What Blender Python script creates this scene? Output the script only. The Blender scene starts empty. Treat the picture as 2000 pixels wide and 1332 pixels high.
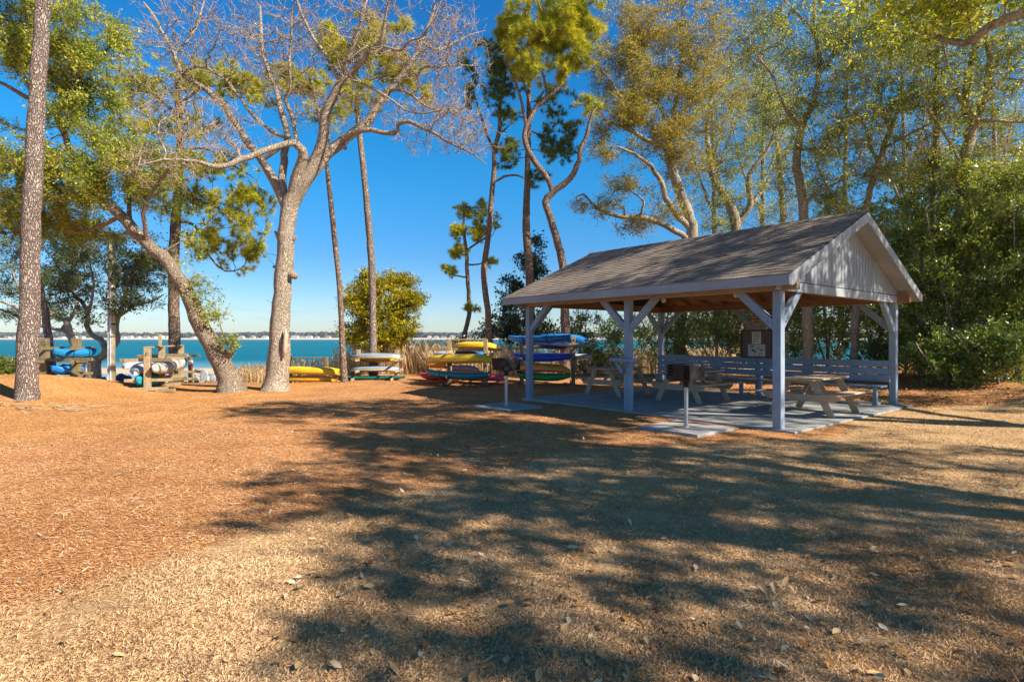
import bpy, math, random
import numpy as np
from mathutils import Vector, Matrix, noise as mnoise

R = math.radians
scn = bpy.context.scene
col = scn.collection

# ------------------------------------------------------------------ camera, sky, sun, exposure
F, HY, H = 1117.0, 661.0, 1.6          # focal length and horizon in photo pixels, eye height in metres
cam_d = bpy.data.cameras.new('camera'); cam = bpy.data.objects.new('camera', cam_d); col.objects.link(cam)
cam_d.sensor_width = 36.0; cam_d.lens = F / 2000.0 * 36.0
cam_d.shift_y = -(666.0 - HY) / 2000.0
cam_d.clip_start = 0.05; cam_d.clip_end = 8000.0
cam.location = (0, 0, H); cam.rotation_euler = (R(90), 0, 0)
scn.camera = cam

SUN_EL, SUN_AZ = 38.0, 115.5            # azimuth clockwise from +Y (the way the camera looks)
world = bpy.data.worlds.new('World'); scn.world = world; world.use_nodes = True
wn = world.node_tree; wn.nodes.clear()
sky = wn.nodes.new('ShaderNodeTexSky'); sky.sky_type = 'NISHITA'; sky.sun_disc = False
sky.sun_elevation = R(SUN_EL); sky.sun_rotation = R(SUN_AZ)
sky.air_density = 1.0; sky.dust_density = 0.15; sky.ozone_density = 3.5
hs = wn.nodes.new('ShaderNodeHueSaturation'); hs.inputs['Saturation'].default_value = 1.25; hs.inputs['Value'].default_value = 1.0
bg = wn.nodes.new('ShaderNodeBackground'); bg.inputs['Strength'].default_value = 0.088
wo = wn.nodes.new('ShaderNodeOutputWorld')
# faint wisps of cloud low over the far shore
wtc = wn.nodes.new('ShaderNodeTexCoord'); wmap = wn.nodes.new('ShaderNodeMapping'); wmap.inputs['Scale'].default_value = (9, 9, 60)
wno = wn.nodes.new('ShaderNodeTexNoise'); wno.inputs['Scale'].default_value = 1.6; wno.inputs['Detail'].default_value = 5
wsep = wn.nodes.new('ShaderNodeSeparateXYZ')
wr = wn.nodes.new('ShaderNodeMapRange'); wr.inputs['From Min'].default_value = .56; wr.inputs['From Max'].default_value = .72
wz = wn.nodes.new('ShaderNodeMapRange'); wz.inputs['From Min'].default_value = .075; wz.inputs['From Max'].default_value = .03
wm = wn.nodes.new('ShaderNodeMath'); wm.operation = 'MULTIPLY'
wm2 = wn.nodes.new('ShaderNodeMath'); wm2.operation = 'MULTIPLY'; wm2.inputs[1].default_value = .5
wmix = wn.nodes.new('ShaderNodeMix'); wmix.data_type = 'RGBA'; wmix.inputs[7].default_value = (3.4, 4.0, 4.7, 1)
L = wn.links.new
L(wtc.outputs['Generated'], wmap.inputs[0]); L(wmap.outputs[0], wno.inputs['Vector']); L(wno.outputs[0], wr.inputs[0])
L(wtc.outputs['Generated'], wsep.inputs[0]); L(wsep.outputs[2], wz.inputs[0]); L(wr.outputs[0], wm.inputs[0]); L(wz.outputs[0], wm.inputs[1])
L(wm.outputs[0], wm2.inputs[0]); L(wm2.outputs[0], wmix.inputs[0])

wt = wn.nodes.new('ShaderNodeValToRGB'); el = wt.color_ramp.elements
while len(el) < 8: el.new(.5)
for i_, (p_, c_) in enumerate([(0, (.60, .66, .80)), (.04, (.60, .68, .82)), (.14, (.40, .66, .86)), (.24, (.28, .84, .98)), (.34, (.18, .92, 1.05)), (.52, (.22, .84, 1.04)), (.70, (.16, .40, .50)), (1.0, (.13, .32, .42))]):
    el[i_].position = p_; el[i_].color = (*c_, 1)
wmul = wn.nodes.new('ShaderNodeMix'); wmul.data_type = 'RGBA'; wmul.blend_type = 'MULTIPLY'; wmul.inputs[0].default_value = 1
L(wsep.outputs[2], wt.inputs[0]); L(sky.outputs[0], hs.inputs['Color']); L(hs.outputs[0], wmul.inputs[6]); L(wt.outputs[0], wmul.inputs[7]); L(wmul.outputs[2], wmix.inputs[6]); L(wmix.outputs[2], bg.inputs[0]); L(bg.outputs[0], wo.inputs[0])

sun_d = bpy.data.lights.new('sun', 'SUN'); sun_d.energy = 5.0; sun_d.angle = R(0.55); sun_d.color = (1.0, .915, .78)
sun = bpy.data.objects.new('sun', sun_d); col.objects.link(sun)
sd = Vector((math.sin(R(SUN_AZ)) * math.cos(R(SUN_EL)), math.cos(R(SUN_AZ)) * math.cos(R(SUN_EL)), math.sin(R(SUN_EL))))
sun.rotation_euler = sd.to_track_quat('Z', 'Y').to_euler(); sun.location = sd * 60
scn.view_settings.view_transform = 'Standard'; scn.view_settings.look = 'None'
scn.view_settings.exposure = 1.0; scn.view_settings.gamma = 1.0
cy = scn.cycles
cy.max_bounces = 6; cy.diffuse_bounces = 3; cy.glossy_bounces = 2; cy.transmission_bounces = 3; cy.transparent_max_bounces = 8
cy.use_denoising = True; cy.denoiser = 'OPENIMAGEDENOISE'; cy.denoising_prefilter = 'NONE'; cy.denoising_input_passes = 'RGB_ALBEDO_NORMAL'; cy.sample_clamp_indirect = 4.0; cy.caustics_reflective = False; cy.caustics_refractive = False

# ------------------------------------------------------------------ materials
def mat(name):
    m = bpy.data.materials.new(name); m.use_nodes = True
    nt = m.node_tree; b = nt.nodes['Principled BSDF']
    return m, nt, b
def nd(nt, t, **kw):
    n = nt.nodes.new(t)
    for k, v in kw.items():
        if isinstance(k, str) and k.startswith('i_'):
            n.inputs[k[2:].replace('_', ' ')].default_value = v
        else: setattr(n, k, v)
    return n
def ramp(nt, stops, interp='LINEAR'):
    r = nt.nodes.new('ShaderNodeValToRGB'); r.color_ramp.interpolation = interp
    e = r.color_ramp.elements
    while len(e) < len(stops): e.new(.5)
    for i, (p, c) in enumerate(stops):
        e[i].position = p; e[i].color = (c[0], c[1], c[2], 1)
    return r
def noise_node(nt, scale, detail=4, rough=.55, vec=None, mapscale=None, coord='Object', dist=0.0):
    tc = nt.nodes.new('ShaderNodeTexCoord')
    src = tc.outputs[coord]
    if mapscale:
        mp = nt.nodes.new('ShaderNodeMapping'); mp.inputs['Scale'].default_value = mapscale
        nt.links.new(src, mp.inputs[0]); src = mp.outputs[0]
    n = nt.nodes.new('ShaderNodeTexNoise'); n.inputs['Scale'].default_value = scale
    n.inputs['Detail'].default_value = detail; n.inputs['Roughness'].default_value = rough; n.inputs['Distortion'].default_value = dist
    nt.links.new(src, n.inputs['Vector'])
    return n, src
def bump(nt, b, h, strength=.4, dist=.02):
    bp = nt.nodes.new('ShaderNodeBump'); bp.inputs['Strength'].default_value = strength; bp.inputs['Distance'].default_value = dist
    nt.links.new(h, bp.inputs['Height']); nt.links.new(bp.outputs[0], b.inputs['Normal'])

def simple(name, c1, c2=None, scale=6, rough=.6, spec=.3, mapscale=None, bmp=.15, dist=.01, metal=0, detail=5, lo=.3, hi=.7):
    m, nt, b = mat(name)
    c2 = c2 or tuple(x * .8 for x in c1)
    n, src = noise_node(nt, scale, detail, mapscale=mapscale)
    r = ramp(nt, [(lo, c1), (hi, c2)]); nt.links.new(n.outputs[0], r.inputs[0]); nt.links.new(r.outputs[0], b.inputs['Base Color'])
    b.inputs['Roughness'].default_value = rough; b.inputs['Specular IOR Level'].default_value = spec; b.inputs['Metallic'].default_value = metal
    if bmp: bump(nt, b, n.outputs[0], bmp, dist)
    return m

def leafmat(name, stops, rough=.42, spec=.45, trans=.48, tcol=(1.25, 1.2, .5)):
    m, nt, b = mat(name)
    g = nt.nodes.new('ShaderNodeNewGeometry')
    n, src = noise_node(nt, .9, 3)
    ad = nd(nt, 'ShaderNodeMath', operation='MULTIPLY_ADD'); ad.inputs[1].default_value = .55
    nt.links.new(g.outputs['Random Per Island'], ad.inputs[0])
    mu = nd(nt, 'ShaderNodeMath', operation='MULTIPLY_ADD'); mu.inputs[1].default_value = 1.2; mu.inputs[2].default_value = -.38
    nt.links.new(n.outputs[0], mu.inputs[0]); nt.links.new(mu.outputs[0], ad.inputs[2])
    r = ramp(nt, stops); nt.links.new(ad.outputs[0], r.inputs[0]); nt.links.new(r.outputs[0], b.inputs['Base Color'])
    b.inputs['Roughness'].default_value = rough; b.inputs['Specular IOR Level'].default_value = spec
    tr = nt.nodes.new('ShaderNodeBsdfTranslucent')
    vm = nd(nt, 'ShaderNodeVectorMath', operation='MULTIPLY'); vm.inputs[1].default_value = tcol
    nt.links.new(r.outputs[0], vm.inputs[0]); nt.links.new(vm.outputs[0], tr.inputs[0])
    mx = nt.nodes.new('ShaderNodeMixShader'); mx.inputs[0].default_value = trans
    out = nt.nodes['Material Output']
    nt.links.new(b.outputs[0], mx.inputs[1]); nt.links.new(tr.outputs[0], mx.inputs[2]); nt.links.new(mx.outputs[0], out.inputs[0])
    return m

def barkmat(name, dark, mid, light, vs=(1, 1, .22), vscale=14, streak=30, patch=None, bstr=.7, crack=.16):
    m, nt, b = mat(name)
    n1, src = noise_node(nt, streak, 6, .6, mapscale=vs)
    n2, _ = noise_node(nt, 1.7, 4, .6)
    tc = nt.nodes.new('ShaderNodeTexCoord'); mp = nt.nodes.new('ShaderNodeMapping'); mp.inputs['Scale'].default_value = vs
    nt.links.new(tc.outputs['Object'], mp.inputs[0])
    nz = nt.nodes.new('ShaderNodeTexNoise'); nz.inputs['Scale'].default_value = 6; nt.links.new(mp.outputs[0], nz.inputs['Vector'])
    vmx = nd(nt, 'ShaderNodeVectorMath', operation='MULTIPLY_ADD'); vmx.inputs[1].default_value = (.22, .22, .22)
    nt.links.new(nz.outputs['Color'], vmx.inputs[0]); nt.links.new(mp.outputs[0], vmx.inputs[2])
    vo = nt.nodes.new('ShaderNodeTexVoronoi'); vo.feature = 'DISTANCE_TO_EDGE'; vo.inputs['Scale'].default_value = vscale
    nt.links.new(vmx.outputs[0], vo.inputs['Vector'])
    mr = nt.nodes.new('ShaderNodeMapRange'); mr.inputs['From Max'].default_value = crack
    nt.links.new(vo.outputs['Distance'], mr.inputs[0])
    r = ramp(nt, [(.25, mid), (.75, light)]); 
    av = nd(nt, 'ShaderNodeMath', operation='MULTIPLY_ADD'); av.inputs[1].default_value = .5
    h2 = nd(nt, 'ShaderNodeMath', operation='MULTIPLY'); h2.inputs[1].default_value = .5
    nt.links.new(n1.outputs[0], av.inputs[0]); nt.links.new(n2.outputs[0], h2.inputs[0]); nt.links.new(h2.outputs[0], av.inputs[2])
    nt.links.new(av.outputs[0], r.inputs[0])
    mx = nt.nodes.new('ShaderNodeMix'); mx.data_type = 'RGBA'; mx.inputs[6].default_value = (*dark, 1)
    nt.links.new(mr.outputs[0], mx.inputs[0]); nt.links.new(r.outputs[0], mx.inputs[7])
    colo = mx.outputs[2]
    if patch:
        n3, _ = noise_node(nt, 3.2, 3); rr = nt.nodes.new('ShaderNodeMapRange'); rr.inputs['From Min'].default_value = .56; rr.inputs['From Max'].default_value = .66
        rr.inputs['To Max'].default_value = .6
        nt.links.new(n3.outputs[0], rr.inputs[0]); m3 = nt.nodes.new('ShaderNodeMix'); m3.data_type = 'RGBA'; m3.inputs[7].default_value = (*patch, 1)
        nt.links.new(rr.outputs[0], m3.inputs[0]); nt.links.new(colo, m3.inputs[6]); colo = m3.outputs[2]
    nt.links.new(colo, b.inputs['Base Color']); b.inputs['Roughness'].default_value = .95; b.inputs['Specular IOR Level'].default_value = .12
    ml = nd(nt, 'ShaderNodeMath', operation='ADD'); nt.links.new(mr.outputs[0], ml.inputs[0]); nt.links.new(n1.outputs[0], ml.inputs[1])
    bump(nt, b, ml.outputs[0], bstr, .03)
    return m

M = {}
M['oakleaf'] = leafmat('live_oak_leaf', [(.0, (0.088, 0.152, 0.023)), (.4, (0.266, 0.367, 0.039)), (.7, (0.631, 0.605, 0.070)), (1, (0.750, 0.750, 0.193))])
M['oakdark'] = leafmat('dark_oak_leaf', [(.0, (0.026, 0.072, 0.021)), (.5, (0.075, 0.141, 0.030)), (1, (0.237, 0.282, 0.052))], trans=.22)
M['oakyellow'] = leafmat('yellowing_oak_leaf', [(.0, (.13, .15, .015)), (.4, (.34, .30, .025)), (.75, (.54, .40, .04)), (1, (.66, .42, .06))])
M['hedge'] = leafmat('glossy_shrub_leaf', [(.0, (0.043, 0.095, 0.018)), (.5, (0.156, 0.246, 0.034)), (.8, (0.448, 0.523, 0.060)), (1, (0.750, 0.750, 0.170))], rough=.3, spec=.6, trans=.22)
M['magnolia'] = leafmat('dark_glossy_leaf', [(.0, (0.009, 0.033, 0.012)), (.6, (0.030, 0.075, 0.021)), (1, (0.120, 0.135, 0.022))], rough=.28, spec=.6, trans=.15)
M['needle'] = leafmat('pine_needle', [(.0, (0.117, 0.190, 0.022)), (.45, (0.401, 0.413, 0.030)), (.8, (0.750, 0.665, 0.035)), (1, (0.750, 0.634, 0.057))], rough=.5, spec=.3, trans=.3)
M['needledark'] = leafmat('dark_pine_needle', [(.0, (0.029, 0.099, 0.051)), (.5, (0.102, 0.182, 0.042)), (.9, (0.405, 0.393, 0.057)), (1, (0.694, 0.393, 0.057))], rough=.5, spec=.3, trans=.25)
M['cedar'] = leafmat('golden_cedar_spray', [(.0, (.07, .10, .004)), (.3, (.23, .23, .008)), (.75, (.52, .41, .015)), (1, (.62, .40, .02))], rough=.7, spec=.15, trans=.2)
M['reed'] = leafmat('dry_reed', [(.0, (.55, .37, .18)), (.5, (.76, .56, .31)), (1, (.85, .70, .46))], rough=.8, spec=.1, trans=.45, tcol=(1, 1, 1))
M['oakbark'] = barkmat('oak_bark', (.14, .095, .065), (.30, .22, .15), (.60, .49, .37), vs=(1, 1, .25), vscale=38, streak=30, bstr=.8, crack=.22)
M['greybark'] = barkmat('grey_oak_bark', (.10, .075, .05), (.25, .20, .145), (.54, .47, .38), vs=(1, 1, .35), vscale=20, streak=22, patch=(.10, .09, .04), bstr=.5, crack=.08)
M['pinebark'] = barkmat('pine_bark', (.13, .085, .065), (.28, .205, .165), (.58, .49, .42), vs=(1, 1, .38), vscale=24, streak=26, bstr=1.0, crack=.24)
M['pinebark2'] = barkmat('brown_pine_bark', (.11, .07, .052), (.27, .18, .135), (.58, .43, .33), vs=(1, 1, .3), vscale=22, streak=24, bstr=1.0, crack=.24)
M['palebark'] = barkmat('pale_oak_bark', (.20, .145, .10), (.42, .32, .22), (.76, .65, .52), vs=(1, 1, .25), vscale=38, streak=30, bstr=.8, crack=.20)
M['twig'] = simple('bare_twig', (.52, .38, .24), (.28, .19, .11), 9, .9, .1, bmp=0)

def boards(name, c1, c2, rough=.75, grain=(18, 18, 1.6), spec=.2, bstr=.25, knots=None):
    m, nt, b = mat(name)
    n, src = noise_node(nt, 3.0, 6, .65, mapscale=grain, dist=.6)
    r = ramp(nt, [(.3, c1), (.72, c2)]); nt.links.new(n.outputs[0], r.inputs[0])
    n2, _ = noise_node(nt, 1.3, 4, .6); r2 = ramp(nt, [(.3, (.72, .72, .74)), (.7, (1.1, 1.08, 1.05))]); nt.links.new(n2.outputs[0], r2.inputs[0])
    mm = nt.nodes.new('ShaderNodeMix'); mm.data_type = 'RGBA'; mm.blend_type = 'MULTIPLY'; mm.inputs[0].default_value = .8
    nt.links.new(r.outputs[0], mm.inputs[6]); nt.links.new(r2.outputs[0], mm.inputs[7])
    nt.links.new(mm.outputs[2], b.inputs['Base Color'])
    b.inputs['Roughness'].default_value = rough; b.inputs['Specular IOR Level'].default_value = spec
    bump(nt, b, n.outputs[0], bstr, .004)
    return m
M['paint'] = boards('grey_painted_wood', (.22, .30, .40), (.34, .40, .48), .6)
M['paintx'] = boards('grey_painted_board', (.18, .27, .38), (.28, .36, .46), .6, grain=(1.6, 18, 18))
M['trim'] = boards('pale_grey_trim', (.27, .295, .33), (.37, .385, .40), .55, grain=(1.6, 14, 14))
M['siding'] = boards('pale_grey_siding', (.24, .27, .305), (.335, .36, .385), .6, grain=(16, 16, 1.2))
M['treated'] = boards('brown_beam_wood', (.20, .105, .050), (.36, .20, .10), .7, grain=(1.4, 14, 14))
M['beamtan'] = boards('tan_beam_wood', (.34, .26, .20), (.50, .40, .31), .7, grain=(1.4, 14, 14))
M['table'] = boards('weathered_table_wood', (.38, .27, .17), (.64, .48, .33), .8, grain=(2, 12, 12))
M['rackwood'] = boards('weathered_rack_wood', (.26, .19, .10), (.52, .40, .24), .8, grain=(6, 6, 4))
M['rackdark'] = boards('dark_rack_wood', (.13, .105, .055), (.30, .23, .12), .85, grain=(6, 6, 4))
M['polewood'] = boards('pale_pole_wood', (.52, .44, .28), (.72, .64, .45), .85, grain=(10, 10, .8))
M['metal'] = simple('galvanised_pipe', (.42, .42, .42), (.55, .54, .52), 20, .45, .5, metal=.7, bmp=.1)
M['iron'] = simple('black_iron', (.012, .012, .013), (.03, .026, .024), 14, .6, .35, metal=.3)
M['rustiron'] = simple('rusty_iron', (.045, .028, .022), (.085, .052, .038), 8, .8, .2, metal=.3)
M['white'] = simple('white_plastic', (.72, .73, .74), (.80, .80, .80), 3, .35, .4, bmp=0)
M['paper'] = simple('paper_sheet', (.62, .63, .60), (.72, .72, .70), 14, .8, .1, bmp=0)
M['map'] = simple('colour_map_print', (.60, .60, .50), (.35, .48, .60), 10, .8, .1, bmp=0, lo=.45, hi=.6)
M['ink'] = simple('dark_print', (.05, .04, .04), (.08, .06, .06), 4, .8, .1, bmp=0)
M['boardpanel'] = simple('brown_cork_panel', (.13, .10, .085), (.17, .135, .11), 18, .8, .15)
M['boardframe'] = simple('dark_bronze_frame', (.035, .028, .024), (.05, .04, .035), 6, .5, .4)
M['signface'] = simple('tan_sign_face', (.40, .30, .22), (.46, .36, .27), 6, .6, .2, bmp=0)
M['rock'] = simple('pale_rock', (.62, .55, .46), (.36, .31, .27), 2.6, .9, .2, bmp=.7, dist=.08)
M['rockblue'] = simple('blue_grey_rock', (.035, .07, .14), (.06, .11, .20), 2.6, .8, .2, bmp=.6, dist=.08)
M['sailwhite'] = simple('white_hull_paint', (.74, .75, .77), (.62, .64, .68), 2, .4, .4, bmp=0)
M['shingle'] = None
def plastic(name, c, rough=.38):
    m, nt, b = mat(name)
    n, _ = noise_node(nt, 2.2, 5, .6, mapscale=(1, 3, 3)); lo = tuple(x * .72 for x in c); hi = tuple(min(.95, x * 1.12 + .015) for x in c)
    r = ramp(nt, [(.32, lo), (.68, hi)]); nt.links.new(n.outputs[0], r.inputs[0]); nt.links.new(r.outputs[0], b.inputs['Base Color'])
    n2, _ = noise_node(nt, 40, 3); rr = nt.nodes.new('ShaderNodeMapRange'); rr.inputs['To Min'].default_value = rough - .08; rr.inputs['To Max'].default_value = rough + .18
    nt.links.new(n2.outputs[0], rr.inputs[0]); nt.links.new(rr.outputs[0], b.inputs['Roughness'])
    return m
def cloth(name, c):
    m, nt, b = mat(name)
    n, _ = noise_node(nt, 3.0, 5, .6, mapscale=(1, 2.5, 2.5), dist=.7); r = ramp(nt, [(.3, tuple(x * .6 for x in c)), (.7, c)]); nt.links.new(n.outputs[0], r.inputs[0])
    nt.links.new(r.outputs[0], b.inputs['Base Color']); b.inputs['Roughness'].default_value = .75; bump(nt, b, n.outputs[0], .9, .06)
    return m
PC = dict(yellow=(.80, .52, .015), orange=(.90, .27, .02), red=(.62, .03, .03), pink=(.75, .07, .16), teal=(.0, .24, .26), green=(.01, .36, .06),
          darkgreen=(.005, .10, .05), blue=(.005, .20, .58), royal=(.01, .07, .66), white=(.52, .54, .57), shaded_white=(.27, .31, .38), purple=(.16, .07, .13), mauve=(.34, .28, .32), navy=(.01, .03, .09), amber=(.75, .36, .01))  # greyed white of the low-rack canoes has hull shade put into its colour
for k, c in PC.items(): M['k_' + k] = plastic(k + '_hull_plastic', c)
M['c_blue'] = cloth('blue_boat_cover', (.0, .22, .50)); M['c_teal'] = cloth('teal_boat_cover', (.0, .36, .48)); M['c_white'] = cloth('pale_grey_boat_cover', (.66, .62, .57))
M['dark'] = simple('dark_cavity', (.012, .012, .014), (.02, .02, .022), 4, .8, .1, bmp=0)
M['green_leafcover'] = leafmat('low_green_leaf', [(.0, (.05, .09, .01)), (.6, (.16, .22, .02)), (1, (.3, .3, .05))])

# roof shingles
def shingle_mat():
    m, nt, b = mat('asphalt_shingle')
    tc = nt.nodes.new('ShaderNodeTexCoord'); mp = nt.nodes.new('ShaderNodeMapping'); nt.links.new(tc.outputs['Object'], mp.inputs[0])
    br = nt.nodes.new('ShaderNodeTexBrick'); br.inputs['Scale'].default_value = 1.0
    br.inputs['Color1'].default_value = (.31, .25, .20, 1); br.inputs['Color2'].default_value = (.22, .18, .15, 1); br.inputs['Mortar'].default_value = (.15, .11, .085, 1)
    br.inputs['Brick Width'].default_value = .30; br.inputs['Row Height'].default_value = .16; br.inputs['Mortar Size'].default_value = .004
    br.offset = .37; nt.links.new(mp.outputs[0], br.inputs['Vector'])
    n, _ = noise_node(nt, 90, 3); n2, _ = noise_node(nt, 1.1, 4)
    r = ramp(nt, [(.3, (.7, .7, .7)), (.7, (1.25, 1.25, 1.25))]); nt.links.new(n.outputs[0], r.inputs[0])
    r2 = ramp(nt, [(.3, (.82, .82, .85)), (.7, (1.12, 1.1, 1.05))]); nt.links.new(n2.outputs[0], r2.inputs[0])
    a = nt.nodes.new('ShaderNodeMix'); a.data_type = 'RGBA'; a.blend_type = 'MULTIPLY'; a.inputs[0].default_value = 1
    nt.links.new(br.outputs['Color'], a.inputs[6]); nt.links.new(r.outputs[0], a.inputs[7])
    c = nt.nodes.new('ShaderNodeMix'); c.data_type = 'RGBA'; c.blend_type = 'MULTIPLY'; c.inputs[0].default_value = 1
    nt.links.new(a.outputs[2], c.inputs[6]); nt.links.new(r2.outputs[0], c.inputs[7]); nt.links.new(c.outputs[2], b.inputs['Base Color'])
    b.inputs['Roughness'].default_value = .95; b.inputs['Specular IOR Level'].default_value = .1
    bump(nt, b, n.outputs[0], .3, .003)
    return m
M['shingle'] = shingle_mat()

def concrete(name, stain=False):
    m, nt, b = mat(name)
    n, _ = noise_node(nt, 2.0, 7, .65); r = ramp(nt, [(.25, (.22, .225, .225)), (.5, (.31, .305, .295)), (.75, (.40, .385, .355))]); nt.links.new(n.outputs[0], r.inputs[0])
    n3, _ = noise_node(nt, 120, 2); out = r.outputs[0]
    if stain:
        tc = nt.nodes.new('ShaderNodeTexCoord'); ln = nd(nt, 'ShaderNodeVectorMath', operation='LENGTH')
        nz, _ = noise_node(nt, 4, 4); add = nd(nt, 'ShaderNodeMath', operation='MULTIPLY_ADD'); add.inputs[1].default_value = .55
        sc = nt.nodes.new('ShaderNodeMapping'); sc.inputs['Location'].default_value = (.12, -.02, 0); nt.links.new(tc.outputs['Object'], sc.inputs[0])
        nt.links.new(sc.outputs[0], ln.inputs[0]); nt.links.new(nz.outputs[0], add.inputs[0]); nt.links.new(ln.outputs['Value'], add.inputs[2])
        rr = nt.nodes.new('ShaderNodeMapRange'); rr.inputs['From Min'].default_value = .52; rr.inputs['From Max'].default_value = .30; rr.inputs['To Max'].default_value = .75
        nt.links.new(add.outputs[0], rr.inputs[0]); mx = nt.nodes.new('ShaderNodeMix'); mx.data_type = 'RGBA'; mx.inputs[7].default_value = (.42, .22, .06, 1)
        nt.links.new(rr.outputs[0], mx.inputs[0]); nt.links.new(out, mx.inputs[6]); out = mx.outputs[2]
    nt.links.new(out, b.inputs['Base Color']); b.inputs['Roughness'].default_value = .9
    bump(nt, b, n3.outputs[0], .25, .004)
    return m
M['concrete'] = concrete('slab_concrete'); M['padconcrete'] = concrete('pad_concrete', True)

# ------------------------------------------------------------------ mesh helpers
def mesh_arrays(name, V, faces):
    """faces: list of int arrays (n,k)"""
    me = bpy.data.meshes.new(name)
    V = np.asarray(V, dtype=np.float32)
    me.vertices.add(len(V)); me.vertices.foreach_set('co', V.ravel())
    faces = [np.asarray(f, dtype=np.int32) for f in faces if len(f)]
    nl = sum(f.size for f in faces); npoly = sum(len(f) for f in faces)
    me.loops.add(nl); me.polygons.add(npoly)
    me.loops.foreach_set('vertex_index', np.concatenate([f.ravel() for f in faces]))
    tot = np.concatenate([np.full(len(f), f.shape[1], dtype=np.int32) for f in faces])
    st = np.concatenate([[0], np.cumsum(tot)[:-1]]).astype(np.int32)
    me.polygons.foreach_set('loop_start', st); me.polygons.foreach_set('loop_total', tot)
    me.update(calc_edges=True)
    return me
def link(name, me, m, parent=None, smooth=False, loc=None, rotz=0):
    o = bpy.data.objects.new(name, me); col.objects.link(o)
    if m is not None and len(me.materials) == 0: me.materials.append(m)
    if smooth: me.polygons.foreach_set('use_smooth', np.ones(len(me.polygons), dtype=bool))
    if parent is not None: o.parent = parent
    if loc is not None: o.location = loc
    if rotz: o.rotation_euler.z = rotz
    return o
def tag(o, label=None, cat=None, group=None, kind=None):
    if label: o['label'] = label
    if cat: o['category'] = cat
    if group: o['group'] = group
    if kind: o['kind'] = kind
    return o
def empty(name, loc, rotz=0, label=None, cat=None, group=None):
    o = bpy.data.objects.new(name, None); col.objects.link(o); o.location = loc; o.rotation_euler.z = rotz
    o.empty_display_size = .2
    return tag(o, label, cat, group)
def W(px, py, d): return np.array([(px - 1000) * d / F, d, H - (py - HY) * d / F])

class MB:
    def __init__(s): s.v = []; s.f = []
    def add(s, vs, fs):
        b = len(s.v); s.v += [tuple(v) for v in vs]; s.f += [tuple(i + b for i in f) for f in fs]
    def box(s, x0, x1, y0, y1, z0, z1, bev=0.0):
        if bev <= 0:
            vs = [(x0, y0, z0), (x1, y0, z0), (x1, y1, z0), (x0, y1, z0), (x0, y0, z1), (x1, y0, z1), (x1, y1, z1), (x0, y1, z1)]
            s.add(vs, [(0, 3, 2, 1), (4, 5, 6, 7), (0, 1, 5, 4), (1, 2, 6, 5), (2, 3, 7, 6), (3, 0, 4, 7)])
        else:
            s.bar(((x0 + x1) / 2, (y0 + y1) / 2, z0), ((x0 + x1) / 2, (y0 + y1) / 2, z1), x1 - x0, y1 - y0, bev=bev)
    def bar(s, a, b, w, h, up=(0, 1, 0), bev=0.006):
        """beam from a to b; w across, h along 'up'"""
        a = Vector(a); b = Vector(b); d = (b - a); Ln = d.length; d.normalize()
        u = Vector(up); u = (u - d * u.dot(d))
        if u.length < 1e-4: u = Vector((1, 0, 0)) - d * d.x
        u.normalize(); r = d.cross(u)
        bev = min(bev, w * .3, h * .3, Ln * .3)
        prof = [(-w / 2 + bev, -h / 2), (w / 2 - bev, -h / 2), (w / 2, -h / 2 + bev), (w / 2, h / 2 - bev), (w / 2 - bev, h / 2), (-w / 2 + bev, h / 2), (-w / 2, h / 2 - bev), (-w / 2, -h / 2 + bev)]
        vs = []
        for t, k in ((0, 1), (bev, 0), (Ln - bev, 0), (Ln, 1)):
            for (p, q) in prof:
                if k: p = p - math.copysign(bev * .8, p); q = q - math.copysign(bev * .8, q)
                vs.append(a + d * t + r * p + u * q)
        fs = []
        for k in range(3):
            for i in range(8): j = (i + 1) % 8; fs.append((k * 8 + i, k * 8 + j, (k + 1) * 8 + j, (k + 1) * 8 + i))
        fs.append(tuple(range(7, -1, -1))); fs.append(tuple(range(24, 32)))
        s.add(vs, fs)
    def tube(s, pts, rads, n=10, cap=True):
        pts = [Vector(p) for p in pts]
        if not hasattr(rads, '__len__'): rads = [rads] * len(pts)
        prev = None; vs = []; fs = []
        for i, p in enumerate(pts):
            t = (pts[min(i + 1, len(pts) - 1)] - pts[max(i - 1, 0)]).normalized()
            if prev is None: prev = t.orthogonal().normalized()
            prev = (prev - t * prev.dot(t)).normalized(); q = t.cross(prev)
            for k in range(n):
                a = 2 * math.pi * k / n; vs.append(p + prev * math.cos(a) * rads[i] + q * math.sin(a) * rads[i])
        for i in range(len(pts) - 1):
            for k in range(n):
                j = (k + 1) % n; fs.append((i * n + k, i * n + j, (i + 1) * n + j, (i + 1) * n + k))
        if cap: fs.append(tuple(range(n - 1, -1, -1))); fs.append(tuple((len(pts) - 1) * n + k for k in range(n)))
        s.add(vs, fs)
    def prism(s, poly, axis, a0, a1):
        """extrude polygon (2D) along axis 'x','y','z'"""
        n = len(poly)
        def mk(p, a): return {'x': (a, p[0], p[1]), 'y': (p[0], a, p[1]), 'z': (p[0], p[1], a)}[axis]
        s.add([mk(p, a0) for p in poly] + [mk(p, a1) for p in poly], [tuple(range(n - 1, -1, -1)), tuple(range(n, 2 * n))] + [(i, (i + 1) % n, n + (i + 1) % n, n + i) for i in range(n)])
    def build(s, name, m, parent=None, smooth=False, **kw):
        me = bpy.data.meshes.new(name); me.from_pydata(s.v, [], s.f); me.update()
        return link(name, me, m, parent, smooth, **kw)

def ss(a, b, x):
    t = np.clip((x - a) / (b - a), 0, 1); return t * t * (3 - 2 * t)

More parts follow.
